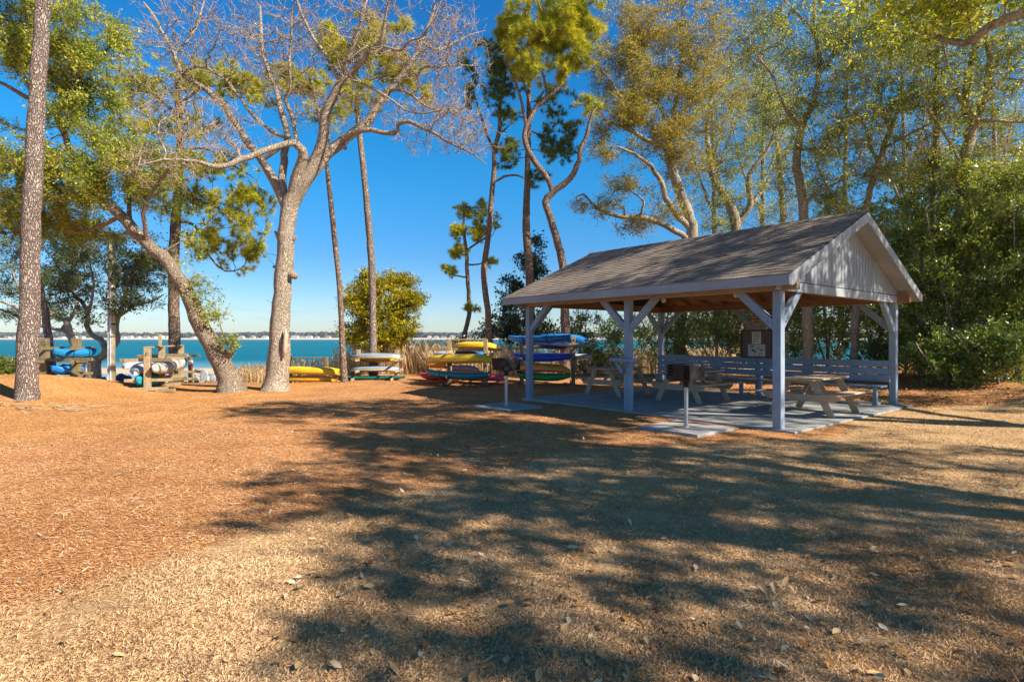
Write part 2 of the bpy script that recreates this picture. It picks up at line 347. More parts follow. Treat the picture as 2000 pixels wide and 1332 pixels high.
# ------------------------------------------------------------------ terrain
WATER_Z = -1.2
def gz(x, y):
    x = np.asarray(x, dtype=float); y = np.asarray(y, dtype=float)
    z = .60 * ss(-9.6, -13.8, x) * np.exp(-((y - 15.5) / 3.1) ** 2)
    z = z + .62 * ss(10, 18.5, x) * ss(7, 15, y)
    amp = ss(26, 20, y)
    z = z + amp * (.018 * np.sin(x * 1.3 + y * .7) + .014 * np.sin(x * .55 - y * 1.1 + 2) + .008 * np.sin(x * 3.1 + y * 2.3)) * (1 - ss(-2, 0, -np.hypot(x - 4.5, y - 13) + 3.2))
    e0 = 20.0 + 5.5 * ss(-8.5, -6.0, x)
    z = z - .85 * ss(0, 9, y - e0) - 0.30 * ss(9, 20, y - e0)
    z = z + .14 * np.exp(-((y - 49) / 2.6) ** 2) * ss(35, 40, y)
    z = z - .20 * np.exp(-((y - 42) / 3.5) ** 2)
    z = z - 2.5 * ss(52, 75, y)
    return z
def gzf(x, y): return float(gz(x, y))

def axis_pts(lo, hi, step, far):
    a = np.arange(lo, hi + 1e-6, step); o = []; s = step; v = hi
    while v < far: s *= 1.5; v += s; o.append(v)
    i = []; s = step; v = lo
    while v > -far: s *= 1.5; v -= s; i.append(v)
    return np.array(i[::-1] + list(a) + o)
xs = axis_pts(-24, 26, .2, 2200); ys = axis_pts(-6, 56, .2, 2200)
X, Y = np.meshgrid(xs, ys); Z = gz(X, Y)
nx, ny = len(xs), len(ys)
idx = np.arange(nx * ny).reshape(ny, nx)
q = np.stack([idx[:-1, :-1], idx[:-1, 1:], idx[1:, 1:], idx[1:, :-1]], -1).reshape(-1, 4)
gme = mesh_arrays('ground', np.stack([X, Y, Z], -1).reshape(-1, 3), [q])
def mulch_w(x, y):
    Lb = np.interp(x, [-14, -3.2, -2.1, .7, 3.5, 5.5, 7.5, 10, 14], [2.4, 3.1, 4.7, 8.0, 8.75, 9.4, 12.5, 13.6, 14.0])
    return ss(-.55, .55, (y - Lb))
def sand_w(x, y):
    e0 = 20.0 + 5.5 * ss(-8.5, -6.0, x); return ss(.2, 1.4, y - e0)
ca = gme.color_attributes.new('zone', 'FLOAT_COLOR', 'POINT')
mw = mulch_w(X, Y).ravel(); sw = sand_w(X, Y).ravel(); pw = (ss(-3, -9, X) * ss(6, 11, Y)).ravel()
ca.data.foreach_set('color', np.stack([mw, sw, pw, np.ones_like(mw)], -1).astype(np.float32).ravel())
def ground_mat():
    m, nt, b = mat('ground_soil')
    at = nt.nodes.new('ShaderNodeAttribute'); at.attribute_name = 'zone'
    sp = nt.nodes.new('ShaderNodeSeparateColor'); nt.links.new(at.outputs['Color'], sp.inputs[0])
    nb, _ = noise_node(nt, 1.1, 5, .65); 
    def mask(o, amt=.9):
        a = nd(nt, 'ShaderNodeMath', operation='MULTIPLY_ADD'); a.inputs[1].default_value = amt; nt.links.new(nb.outputs[0], a.inputs[0])
        sb = nd(nt, 'ShaderNodeMath', operation='SUBTRACT'); sb.inputs[1].default_value = amt * .5; nt.links.new(o, sb.inputs[0]); nt.links.new(sb.outputs[0], a.inputs[2])
        r = nt.nodes.new('ShaderNodeMapRange'); r.inputs['From Min'].default_value = .35; r.inputs['From Max'].default_value = .65; nt.links.new(a.outputs[0], r.inputs[0]); return r.outputs[0]
    n1, _ = noise_node(nt, 26, 6, .75, mapscale=(.55, 1, 1)); r1 = ramp(nt, [(.30, (.14, .055, .026)), (.42, (.36, .155, .060)), (.54, (.58, .28, .11)), (.68, (.76, .48, .27))]); nt.links.new(n1.outputs[0], r1.inputs[0])
    n2, _ = noise_node(nt, 60, 6, .75); r2 = ramp(nt, [(.30, (.22, .125, .055)), (.44, (.48, .30, .145)), (.58, (.66, .445, .245)), (.72, (.78, .57, .36))]); nt.links.new(n2.outputs[0], r2.inputs[0])
    n4, _ = noise_node(nt, .8, 4, .6); r4 = ramp(nt, [(.3, (.74, .72, .70)), (.7, (1.12, 1.1, 1.08))]); nt.links.new(n4.outputs[0], r4.inputs[0])
    n5, _ = noise_node(nt, 30, 5, .7, mapscale=(1, .5, 1)); r5 = ramp(nt, [(.3, (.28, .11, .035)), (.5, (.56, .26, .085)), (.7, (.78, .47, .20))]); nt.links.new(n5.outputs[0], r5.inputs[0])
    n3, _ = noise_node(nt, 6, 5); r3 = ramp(nt, [(.3, (.44, .33, .22)), (.7, (.62, .50, .36))]); nt.links.new(n3.outputs[0], r3.inputs[0])
    def mix(f, a, c):
        x = nt.nodes.new('ShaderNodeMix'); x.data_type = 'RGBA'; nt.links.new(f, x.inputs[0]); nt.links.new(a, x.inputs[6]); nt.links.new(c, x.inputs[7]); return x.outputs[2]
    mul = mix(mask(sp.outputs[2]), r1.outputs[0], r5.outputs[0])
    o = mix(mask(sp.outputs[0]), r2.outputs[0], mul)
    x = nt.nodes.new('ShaderNodeMix'); x.data_type = 'RGBA'; x.blend_type = 'MULTIPLY'; x.inputs[0].default_value = 1
    nt.links.new(o, x.inputs[6]); nt.links.new(r4.outputs[0], x.inputs[7])
    o = mix(mask(sp.outputs[1], .5), x.outputs[2], r3.outputs[0])
    nt.links.new(o, b.inputs['Base Color']); b.inputs['Roughness'].default_value = .97; b.inputs['Specular IOR Level'].default_value = .08
    bump(nt, b, n1.outputs[0], .8, .04)
    return m
M['ground'] = ground_mat()
go = link('ground', gme, M['ground'], smooth=True); tag(go, kind='structure')

# water
def water_mat():
    m, nt, b = mat('bay_water')
    n, _ = noise_node(nt, .9, 5, .6, mapscale=(.5, 2.2, 1)); n2, _ = noise_node(nt, .02, 4, .6, mapscale=(.35, 1.6, 1))
    r = ramp(nt, [(.3, (.0, .085, .135)), (.52, (.0, .135, .18)), (.62, (.005, .17, .185)), (.75, (.05, .27, .28))]); 
    ad = nd(nt, 'ShaderNodeMath', operation='MULTIPLY_ADD'); ad.inputs[1].default_value = .45; h = nd(nt, 'ShaderNodeMath', operation='MULTIPLY'); h.inputs[1].default_value = .55
    nt.links.new(n.outputs[0], ad.inputs[0]); nt.links.new(n2.outputs[0], h.inputs[0]); nt.links.new(h.outputs[0], ad.inputs[2]); nt.links.new(ad.outputs[0], r.inputs[0])
    # shallows over sand paler
    tc = nt.nodes.new('ShaderNodeTexCoord'); s = nt.nodes.new('ShaderNodeSeparateXYZ'); nt.links.new(tc.outputs['Object'], s.inputs[0])
    mr = nt.nodes.new('ShaderNodeMapRange'); mr.inputs['From Min'].default_value = 46; mr.inputs['From Max'].default_value = 74; mr.inputs['To Min'].default_value = .55; mr.inputs['To Max'].default_value = 0
    nt.links.new(s.outputs[1], mr.inputs[0])
    x = nt.nodes.new('ShaderNodeMix'); x.data_type = 'RGBA'; x.inputs[7].default_value = (.38, .50, .58, 1); nt.links.new(mr.outputs[0], x.inputs[0]); nt.links.new(r.outputs[0], x.inputs[6])
    nt.links.new(x.outputs[2], b.inputs['Base Color']); b.inputs['Roughness'].default_value = .4; b.inputs['Specular IOR Level'].default_value = .07
    bump(nt, b, n.outputs[0], 1.0, .35)
    return m
M['water'] = water_mat()
wy = np.array([24, 60, 160, 500, 1600.]); wx = np.array([-3000, -600, 0, 600, 3000.])
A, B = np.meshgrid(wx, wy); idx = np.arange(25).reshape(5, 5)
q = np.stack([idx[:-1, :-1], idx[:-1, 1:], idx[1:, 1:], idx[1:, :-1]], -1).reshape(-1, 4)
wme = mesh_arrays('water', np.stack([A, B, np.full_like(A, WATER_Z)], -1).reshape(-1, 3), [q])
tag(link('water', wme, M['water']), kind='structure')

# far shore
rng = np.random.default_rng(5)
FD = 1350.0
m_far = simple('far_beach_sand', (.62, .48, .36), (.50, .42, .32), .02, .95, .1, bmp=0)
def far_land():
    n = 160; xx = np.linspace(-2600, 2600, n)
    prof = [(0, -2.0), (6, -.6), (30, 1.2), (60, 2.5), (400, 5), (1400, 6)]
    V = []; 
    for (dy, z) in prof:
        for x in xx: V.append((x, FD - 20 + dy + 8 * math.sin(x * .008) + 4 * math.sin(x * .03), z))
    V = np.array(V); idx = np.arange(n * len(prof)).reshape(len(prof), n)
    q = np.stack([idx[:-1, :-1], idx[:-1, 1:], idx[1:, 1:], idx[1:, :-1]], -1).reshape(-1, 4)
    tag(link('far_shore', mesh_arrays('far_shore', V, [q]), m_far, smooth=True), kind='structure')
far_land()
# ------------------------------------------------------------------ leaves, needles, tubes
def leaf_mesh(name, C, size, asp, rng, upbias=.5, szvar=.5):
    """one folded diamond per centre"""
    n = len(C)
    d = rng.normal(size=(n, 3)); d /= np.linalg.norm(d, axis=1)[:, None]
    nn = rng.normal(size=(n, 3)); nn[:, 2] = np.abs(nn[:, 2]) + upbias
    s = np.cross(d, nn); s /= np.linalg.norm(s, axis=1)[:, None] + 1e-9
    nn = np.cross(s, d)
    L_ = (size * (1 + szvar * (rng.random(n) - .5) * 2))[:, None]
    w = L_ * asp * .5
    V = np.empty((n, 4, 3)); V[:, 0] = C - d * L_ * .5; V[:, 1] = C + s * w + nn * w * .35; V[:, 2] = C + d * L_ * .5; V[:, 3] = C - s * w + nn * w * .35
    q = np.arange(n * 4).reshape(n, 4)
    return mesh_arrays(name, V.reshape(-1, 3), [q])
def needle_mesh(name, C, D, k, length, width, rng, spread=.9):
    n = len(C) 
    C = np.repeat(C, k, 0); D = np.repeat(D, k, 0)
    r = rng.normal(size=(n * k, 3)) * spread; d = D + r; d[:, 2] += .25; d /= np.linalg.norm(d, axis=1)[:, None] + 1e-9
    s = np.cross(d, rng.normal(size=(n * k, 3))); s /= np.linalg.norm(s, axis=1)[:, None] + 1e-9
    b = C - D * (rng.random(n * k)[:, None] * .14)
    Ln = (length * (.7 + .6 * rng.random(n * k)))[:, None]
    V = np.empty((n * k, 3, 3)); V[:, 0] = b - s * width / 2; V[:, 1] = b + s * width / 2; V[:, 2] = b + d * Ln
    return mesh_arrays(name, V.reshape(-1, 3), [np.arange(n * k * 3).reshape(-1, 3)])

def tube_chain(Vs, Fs, off, P, Rr, n, rng=None, rough=0.0):
    P = np.asarray(P); m = len(P)
    T = np.empty_like(P); T[1:-1] = P[2:] - P[:-2]; T[0] = P[1] - P[0]; T[-1] = P[-1] - P[-2]
    T /= np.linalg.norm(T, axis=1)[:, None] + 1e-9
    u = np.cross(T[0], (0.31, .22, .9)); u /= np.linalg.norm(u) + 1e-9
    ang = np.arange(n) * 2 * math.pi / n; c, s = np.cos(ang), np.sin(ang)
    V = np.empty((m, n, 3))
    for i in range(m):
        u = u - T[i] * u.dot(T[i]); u /= np.linalg.norm(u) + 1e-9
        w = np.cross(T[i], u)
        rr = Rr[i]
        if rough and rr > .05: rr = rr * (1 + rough * (rng.random(n) - .5))[:, None]
        V[i] = P[i] + rr * (c[:, None] * u + s[:, None] * w)
    Vs.append(V.reshape(-1, 3))
    i = np.arange(m - 1)[:, None] * n; k = np.arange(n)[None, :]; k2 = (k + 1) % n
    Fs.append((off + np.stack([i + k, i + k2, i + n + k2, i + n + k], -1)).reshape(-1, 4))
    return off + m * n

class Skel:
    def __init__(s, cap=30000):
        s.P = np.zeros((cap, 3)); s.par = np.full(cap, -1); s.rad = np.zeros(cap); s.ok = np.zeros(cap, bool); s.D = np.zeros((cap, 3)); s.plen = np.zeros(cap); s.fixed = np.zeros(cap, bool); s.n = 0
    def node(s, p, par, rad, ok, fixed):
        i = s.n; s.P[i] = p; s.par[i] = par; s.rad[i] = rad; s.ok[i] = ok; s.fixed[i] = fixed
        if par >= 0:
            d = s.P[i] - s.P[par]; l = np.linalg.norm(d) + 1e-9; s.D[i] = d / l; s.plen[i] = s.plen[par] + (0 if fixed else l)
        else: s.D[i] = (0, 0, 1)
        s.n += 1; return i
    def limb(s, pts, ok=True, okfrom=0.0, wob=.0, seed=0, first=None):
        """pts: world (x,y,z,r); attaches to nearest node"""
        rg = np.random.default_rng(seed + 7)
        A = np.array(pts, float)
        if s.n:
            d = np.linalg.norm(s.P[:s.n] - A[0, :3], axis=1); par = int(np.argmin(d))
            A = np.vstack([[*s.P[par], min(A[0, 3], s.rad[par] * .95)], A[1:] if d[par] < .6 else A])
        else: par = -1
        m = len(A); out = []
        for i in range(m - 1):
            p0 = A[max(i - 1, 0)]; p1 = A[i]; p2 = A[i + 1]; p3 = A[min(i + 2, m - 1)]
            k = max(2, int(np.linalg.norm(p2[:3] - p1[:3]) / .28))
            for j in range(k):
                t = j / k; out.append(.5 * ((2 * p1) + (-p0 + p2) * t + (2 * p0 - 5 * p1 + 4 * p2 - p3) * t * t + (-p0 + 3 * p1 - 3 * p2 + p3) * t ** 3))
        out.append(A[-1]); out = np.array(out)
        out[:, 3] = np.maximum(out[:, 3], .004)
        if wob: out[1:-1, :3] += rg.normal(size=(len(out) - 2, 3)) * wob * np.minimum(out[1:-1, 3:4] * .5, .03)
        st = 1 if par >= 0 else 0
        for i in range(st, len(out)):
            par = s.node(out[i, :3], par, out[i, 3], ok and (i / len(out)) >= okfrom, True)
        return par
    def grow(s, A, rg, step=.35, bf=.25, curl=.06, rise=.0):
        base = s.P[:s.n][s.ok[:s.n]]
        dm = np.array([np.min(np.sum((base - a) ** 2, 1)) for a in A]); tips = []
        for a in A[np.argsort(dm)]:
            n = s.n
            d = np.sqrt(np.sum((s.P[:n] - a) ** 2, 1)); cost = d + bf * s.plen[:n] + (~s.ok[:n]) * 1e6
            i = int(np.argmin(cost)); dist = d[i]
            if dist < .04: continue
            p0 = s.P[i].copy(); k = max(1, int(math.ceil(dist / step)))
            c = p0 + s.D[i] * dist * .3 + rg.normal(size=3) * dist * .07; c[2] += rise * dist; par = i
            for j in range(1, k + 1):
                t = j / k; p = (1 - t) ** 2 * p0 + 2 * t * (1 - t) * c + t * t * a
                if j < k: p = p + rg.normal(size=3) * curl * min(step, dist / k)
                par = s.node(p, par, 0, True, False)
            tips.append(par)
            if s.n > len(s.P) - 200: break
        return np.array(tips)
    def radii(s, tip=.006, ex=2.3):
        n = s.n; acc = np.zeros(n)
        for i in range(n - 1, -1, -1):
            if not s.fixed[i]:
                if acc[i] == 0: acc[i] = tip ** ex
                s.rad[i] = acc[i] ** (1 / ex)
                p = s.par[i]
                if p >= 0 and not s.fixed[p]: acc[p] += acc[i]
        for i in range(n):
            p = s.par[i]
            if p >= 0 and not s.fixed[i]: s.rad[i] = min(s.rad[i], s.rad[p])
    def mesh(s, name, rng, minr=0.0, org=(0, 0, 0), rough=.12, nbig=14):
        n = s.n; ch = [[] for _ in range(n)]
        for i in range(n):
            if s.par[i] >= 0: ch[s.par[i]].append(i)
        Vs, Fs, off = [], [], 0; org = np.array(org)
        starts = [(i, None) for i in range(n) if s.par[i] < 0]
        while starts:
            i, pr = starts.pop(); chain = [] if pr is None else [pr]; rr = [] if pr is None else [min(s.rad[pr], s.rad[i] * 1.15)]
            while True:
                chain.append(i); rr.append(s.rad[i])
                if not ch[i]: break
                cs = sorted(ch[i], key=lambda c: (-int(s.fixed[c]), -float(s.rad[c]))) if s.fixed[i] else sorted(ch[i], key=lambda c: -s.rad[c])
                for c in cs[1:]: starts.append((c, i))
                i = cs[0]
            mr = max(rr)
            if mr < minr or len(chain) < 2: continue
            sides = nbig if mr > .12 else 8 if mr > .05 else 5 if mr > .016 else 3
            rr = np.array(rr); rr[-1] *= .6
            off = tube_chain(Vs, Fs, off, s.P[chain] - org, rr, sides, rng, rough)
        return mesh_arrays(name, np.concatenate(Vs), [np.concatenate(Fs)])

def spikes(name, S, D, Ln, r, rg):
    n = len(S); u = np.cross(D, rg.normal(size=(n, 3))); u /= np.linalg.norm(u, axis=1)[:, None] + 1e-9; w = np.cross(D, u)
    mid = S + D * Ln * .55 + rg.normal(size=(n, 3)) * .02; end = S + D * Ln + rg.normal(size=(n, 3)) * .04 + np.array([0, 0, .03])
    VV = np.empty((n, 7, 3))
    for k in range(3):
        a = 2 * math.pi * k / 3; o = (u * math.cos(a) + w * math.sin(a)); VV[:, k] = S + o * r; VV[:, 3 + k] = mid + o * r * .75
    VV[:, 6] = end; b = np.arange(n)[:, None] * 7
    qs = np.concatenate([b + np.array([[k, (k + 1) % 3, 3 + (k + 1) % 3, 3 + k]]) for k in range(3)]); ts = np.concatenate([b + np.array([[3 + k, 3 + (k + 1) % 3, 6]]) for k in range(3)])
    return mesh_arrays(name, VV.reshape(-1, 3), [qs, ts])
def blob_pts(blobs, rg, nf=.9, th=-.08, seed=0):
    out = []
    for (px, py, rx, ry, d, rd, n) in blobs:
        c = W(px, py, d); sx, sz = rx * d / F, ry * d / F; k = 0; tries = 0
        while k < n and tries < n * 12:
            tries += 1
            v = rg.normal(size=3); v /= np.linalg.norm(v); v *= rg.random() ** (1 / 2.4)
            p = c + v * np.array([sx, rd, sz])
            if mnoise.noise(Vector((p[0] * nf + seed * 13.1, p[1] * nf, p[2] * nf * 1.2))) < th + rg.random() * .15: continue
            out.append(p); k += 1
    return np.array(out)

def tree(name, label, cat, limbs, blobs, kind, bark, leaf=None, seed=1, group=None, tip=.006, ex=2.3, step=.35, leaves=45, rc=.28, size=.09, asp=.5, nf=1.25, th=.0,
         base=None, nk=22, nlen=.17, nwid=.014, rise=.03, flare=1.0, curl=.06, minr=.0, crown='crown', sprays=0, flat=.75, bf=.25, nmul=1.0, rmul=1.0, nsub=6, worldblobs=None, okall=False):
    """limbs: list of dict(p=[(px,py,wpx)...], d=(d0,d1), ok=0/1, w=wobble)"""
    rg = np.random.default_rng(seed); s = Skel()
    for li, l in enumerate(limbs):
        if 'w3' in l: pts = l['w3']
        else:
            m = len(l['p']); pts = []
            for i, (px, py, w) in enumerate(l['p']):
                dd = l['d'][0] + (l['d'][1] - l['d'][0]) * (i / max(1, m - 1)); pts.append((*W(px, py, dd), w * .5 * dd / F))
        if li == 0:
            if base is None: base = (pts[0][0], pts[0][1])
            z0 = gzf(base[0], base[1]); p0 = pts[0]
            r0 = p0[3]
            up_ = [q_ for q_ in pts if q_[2] > z0 + .3] or [pts[-1]]; u0 = up_[0]; tt = .30 / max(.31, u0[2] - z0)
            pts = [(base[0], base[1], z0 - .15, r0 * (1 + .45 * flare)), (base[0], base[1], z0 + .03, r0 * (1 + .25 * flare)), (base[0] + (u0[0] - base[0]) * tt, base[1], z0 + .30, r0 * (1 + .0 * flare))] + ([q_ for q_ in up_ if q_[2] > z0 + .55] or [(pts[-1][0], pts[-1][1], z0 + .6, pts[-1][3])])
        s.limb(pts, ok=bool(l.get('ok', 1)), okfrom=l.get('okf', 0), wob=l.get('w', .5), seed=seed * 50 + li)
    org = (base[0], base[1], gzf(base[0], base[1]))
    if kind == 'needle': nmul *= 1.45; rmul *= 1.1
    if blobs: blobs = [(a_, b_, c_ * rmul, d_ * rmul, e_, f_, int(g_ * nmul)) for (a_, b_, c_, d_, e_, f_, g_) in blobs]
    A = blob_pts(blobs, rg, nf, th, seed) if blobs else np.zeros((0, 3))
    if worldblobs is not None: A = np.vstack([A, worldblobs]) if len(A) else worldblobs
    tips = s.grow(A, rg, step, bf, curl, rise) if len(A) else np.zeros(0, int)
    s.radii(tip, ex)
    e = empty(name, org, 0, label, cat, group)
    link('trunk', s.mesh('trunk', rg, minr, org), bark, e, smooth=True)
    P = s.P[tips] - np.array(org); D = s.D[tips]
    if kind == 'leaf':
        S0 = np.repeat(P, nsub, 0); Sd = np.repeat(D, nsub, 0) * .7 + rg.normal(size=S0.shape) * np.array([.75, .75, .75 * flat]); Sd /= np.linalg.norm(Sd, axis=1)[:, None]
        SL = rc * (.6 + .9 * rg.random((len(S0), 1))); S0 = S0 - np.repeat(D, nsub, 0) * (rg.random((len(S0), 1)) * rc * .7)
        link('twigs', spikes('twigs', S0, Sd, SL, .0038, rg), bark, e)
        k_ = max(1, leaves // nsub); C = np.repeat(S0, k_, 0) + np.repeat(Sd, k_, 0) * np.repeat(SL, k_, 0) * (.15 + .95 * rg.random((len(S0) * k_, 1))) + rg.normal(size=(len(S0) * k_, 3)) * size * .45
        link(crown, leaf_mesh(crown, C, size, asp, rg), leaf, e)
    elif kind == 'needle':
        j = rg.normal(size=P.shape) * .05
        link(crown, needle_mesh(crown, P + j, D, nk, nlen, nwid, rg), leaf, e)
    elif kind == 'cedar':
        C = np.repeat(P, leaves, 0); t = rg.random((len(C), 1)); o = rg.normal(size=C.shape) * rc * .4; o[:, 2] *= .5
        Dr = np.repeat(D, leaves, 0); C = C + o + Dr * t * rc * 1.4
        link(crown, leaf_mesh(crown, C, size, asp, rg, upbias=1.2), leaf, e)
    if sprays:
        Dr = np.repeat(D, sprays, 0); C = np.repeat(P, sprays, 0); n = len(C)
        d = Dr + rg.normal(size=(n, 3)) * .7; d /= np.linalg.norm(d, axis=1)[:, None]
        link('twigs', spikes('twigs', C - Dr * rg.random((n, 1)) * .3, d, .16 + .34 * rg.random((n, 1)), .0062, rg), M['twig'], e)
    return e, s


# ------------------------------------------------------------------ pavilion
PA = -math.atan2(.773, .634)
PO = (0.457, 15.02)
LX, LY = 6.58, 5.69
def loc2w(x, y): c, s_ = math.cos(PA), math.sin(PA); return (PO[0] + x * c - y * s_, PO[1] + x * s_ + y * c)
def pavilion():
    e = empty('picnic_pavilion', (PO[0], PO[1], 0), PA, 'open grey timber picnic pavilion with a brown shingled gable roof', 'pavilion')
    BZ = 2.43; sl = (4.135 - 2.66) / 3.345
    def rz(y): return 2.66 + sl * ((y + .5) if y <= 2.845 else (6.19 - y))
    x0, x1 = -.46, 6.98
    # posts, knee braces
    for i, x in enumerate((0, LX / 2, LX)):
        for y in (0, LY):
            b = MB(); b.bar((x, y, .0), (x, y, BZ), .15, .15, up=(0, 1, 0), bev=.008)
            for zz in (.12, 1.86): b.tube([(x, y - .085, zz), (x, y - .07, zz)], .014, 8)
            p = b.build('post', M['paint'], e)
    def brace(px, py, dx, dy):
        b = MB(); up = (dy, dx, 0) if dx or dy else (0, 1, 0)
        a = (px + dx * .05, py + dy * .05, 1.80); c = (px + dx * .74, py + dy * .74, BZ + .03)
        b.bar(a, c, .10, .14, up=(0, 0, 1), bev=.006)
        b.tube([(px + dx * .16, py + dy * .16, 1.90), (px + dx * .16 + (.08 if dy else 0), py + dy * .16 - (.08 if dx else 0), 1.90)], .012, 8)
        b.build('knee_brace', M['paint'], e)
    for y in (0, LY):
        brace(0, y, 1, 0); brace(LX / 2, y, 1, 0); brace(LX / 2, y, -1, 0); brace(LX, y, -1, 0)
    for x in (0, LX): brace(x, 0, 0, 1); brace(x, LY, 0, -1)
    # beams
    def beam(a, c, w, h, m): b = MB(); b.bar(a, c, w, h, up=(0, 0, 1)); return b.build('beam', M[m], e)
    beam((x0 + .06, 0, BZ + .095), (x1 - .06, 0, BZ + .095), .13, .19, 'beamtan')
    beam((x0 + .06, LY, BZ + .095), (x1 - .06, LY, BZ + .095), .13, .19, 'treated')
    for x in (0.0, LX): beam((x, .068, BZ + .092), (x, LY - .068, BZ + .092), .13, .185, 'treated')
    beam((LX / 2, .068, BZ + .22), (LX / 2, LY - .068, BZ + .22), .06, .14, 'treated')
    b = MB(); b.bar((x0 + .04, 2.845, 3.98), (x1 - .04, 2.845, 3.98), .05, .16, up=(0, 0, 1)); b.build('ridge_beam', M['treated'], e)
    for k in range(13):
        x = x0 + .12 + k * (x1 - x0 - .24) / 12
        for s_ in (0, 1):
            ya, yb = (-.46, 2.82) if s_ == 0 else (6.15, 2.87)
            b = MB(); b.bar((x, ya, rz(ya) - .115), (x, yb, rz(yb) - .115), .04, .11, up=(0, 0, 1)); b.build('rafter', M['treated'], e)
    # roof: deck + stepped courses of shingle
    b = MB()
    for s_ in (0, 1):
        f = (lambda y: y) if s_ == 0 else (lambda y: 5.69 - y)
        b.add([(x0, f(-.5), rz(-.5) - .045), (x1, f(-.5), rz(-.5) - .045), (x1, f(2.845), rz(2.845) - .045), (x0, f(2.845), rz(2.845) - .045),
               (x0, f(-.5), rz(-.5) - .02), (x1, f(-.5), rz(-.5) - .02), (x1, f(2.845), rz(2.845) - .02), (x0, f(2.845), rz(2.845) - .02)],
              [(0, 1, 2, 3), (4, 5, 6, 7), (0, 1, 5, 4), (1, 2, 6, 5), (3, 2, 6, 7), (0, 3, 7, 4)])
    b.build('roof_deck', M['treated'], e)
    rg = random.Random(3); b = MB(); nr = 24; st = 3.385 / nr
    for s_ in (0, 1):
        f = (lambda y: y) if s_ == 0 else (lambda y: 5.69 - y)
        for k in range(nr):
            ya = -.535 + k * st; yb = ya + st + (.02 if k < nr - 1 else 0)
            x = x0 - .02 - rg.random() * .3
            while x < x1 + .02:
                xe = min(x + .30 + rg.choice((0, 0, -.06, .05)), x1 + .02); xa = max(x, x0 - .02)
                if xe - xa > .02:
                    lift = .010 + .008 * rg.random()
                    za, zb = rz(min(ya, 2.845)) if ya >= -.5 else rz(-.5) + sl * (ya + .5), 2.66 + sl * (min(yb, 2.85) + .5)
                    yy = ya + rg.random() * .006
                    b.add([(xa, f(yy), za + lift), (xe, f(yy), za + lift), (xe, f(min(yb, 2.85)), zb), (xa, f(min(yb, 2.85)), zb), (xa, f(yy), za - .012), (xe, f(yy), za - .012)],
                          [(0, 1, 2, 3), (4, 5, 1, 0)])
                x = xe + .0025
    rf = b.build('roof', M['shingle'], e)
    b = MB(); n = 25
    for k in range(n):
        xa = x0 - .02 + k * (x1 - x0 + .04) / n; xb = xa + (x1 - x0 + .04) / n + .02; h = .018
        b.add([(xa, 2.845 - .15, rz(2.695) + h), (xb, 2.695, rz(2.695) + h - .008), (xb, 2.845, 4.135 + h + .006), (xa, 2.845, 4.135 + h + .014), (xb, 2.995, rz(2.995) + h - .008), (xa, 2.995, rz(2.995) + h)],
              [(0, 1, 2, 3), (3, 2, 4, 5)])
    b.build('ridge_cap', M['shingle'], rf)
    # fascia and rake boards
    for y, yo in ((-.5, -.018), (6.19, .018)):
        b = MB(); b.bar((x0, y + yo, 2.556), (x1, y + yo, 2.556), .032, .17, up=(0, 0, 1)); b.build('fascia', M['trim'], e)
    for x, xo in ((x0, -.018), (x1, .018)):
        for s_ in (0, 1):
            f = (lambda y: y) if s_ == 0 else (lambda y: 5.69 - y)
            b = MB(); poly = [(f(-.54), 2.475), (f(-.54), rz(-.5) - .018 - .017), (f(2.844), 4.135 - .018), (f(2.844), 3.925), (f(-.40), 2.475)]
            b.prism(poly, 'x', x + xo - .016, x + xo + .016); b.build('rake_board', M['trim'], e)
    # soffit under the gable overhang
    for s_ in (0, 1):
        f = (lambda y: y) if s_ == 0 else (lambda y: 5.69 - y)
        for xa, xb in ((LX + .09, x1 - .004), (x0 + .004, -.09)):
            b = MB(); b.add([(xa, f(-.46), rz(-.46) - .19), (xb, f(-.46), rz(-.46) - .19), (xb, f(2.84), rz(2.84) - .19), (xa, f(2.84), rz(2.84) - .19),
                             (xa, f(-.46), rz(-.46) - .175), (xb, f(-.46), rz(-.46) - .175), (xb, f(2.84), rz(2.84) - .175), (xa, f(2.84), rz(2.84) - .175)],
                            [(0, 1, 2, 3), (4, 5, 6, 7), (0, 1, 5, 4), (1, 2, 6, 5), (2, 3, 7, 6), (0, 3, 7, 4)]); b.build('soffit', M['trim'], e)
    # gable siding of vertical boards, header board
    for xs_, sg in ((LX + .075, 1), (-.075, -1)):
        b = MB(); w = .1565; y = -.36
        while y < LY + .36 - .01:
            ya, yb = y + .007, y + w - .007
            def top(v): return rz(v) - .19
            za, zb = top(ya), top(yb)
            if max(za, zb) > 2.60:
                pts = [(ya, 2.612), (yb, 2.612), (yb, max(zb, 2.62)), ] + ([(2.845, top(2.845))] if ya < 2.845 < yb else []) + [(ya, max(za, 2.62))]
                b.prism(pts, 'x', xs_ - .010, xs_ + .010)
            y += w
        gs = b.build('gable_siding', M['siding'], e)
        b = MB(); b.prism([(-.36, 2.585), (6.05, 2.585), (2.845, top(2.845) + .01)], 'x', xs_ - sg * .026, xs_ - sg * .0115); b.build('backing_panel', M['boardframe'], gs)
        b = MB(); b.prism([(-.33, 2.43), (LY + .33, 2.43), (LY + .30, 2.47), (LY + .08, 2.592), (-.08, 2.592), (-.30, 2.47)], 'x', xs_ - .02 * sg, xs_ + .022 * sg); b.build('header_board', M['trim'], e)
    # little shelf on the middle post
    s_ = MB(); s_.box(LX / 2 - .30, LX / 2 + .30, -.30, -.078, 1.10, 1.175, 0); sh = s_.build('shelf', M['paintx'], e)
    for dx in (-1, 1):
        b = MB(); b.bar((LX / 2 + dx * .06, -.12, .86), (LX / 2 + dx * .26, -.12, 1.10), .06, .08, up=(0, 0, 1)); b.build('shelf_brace', M['paint'], sh)
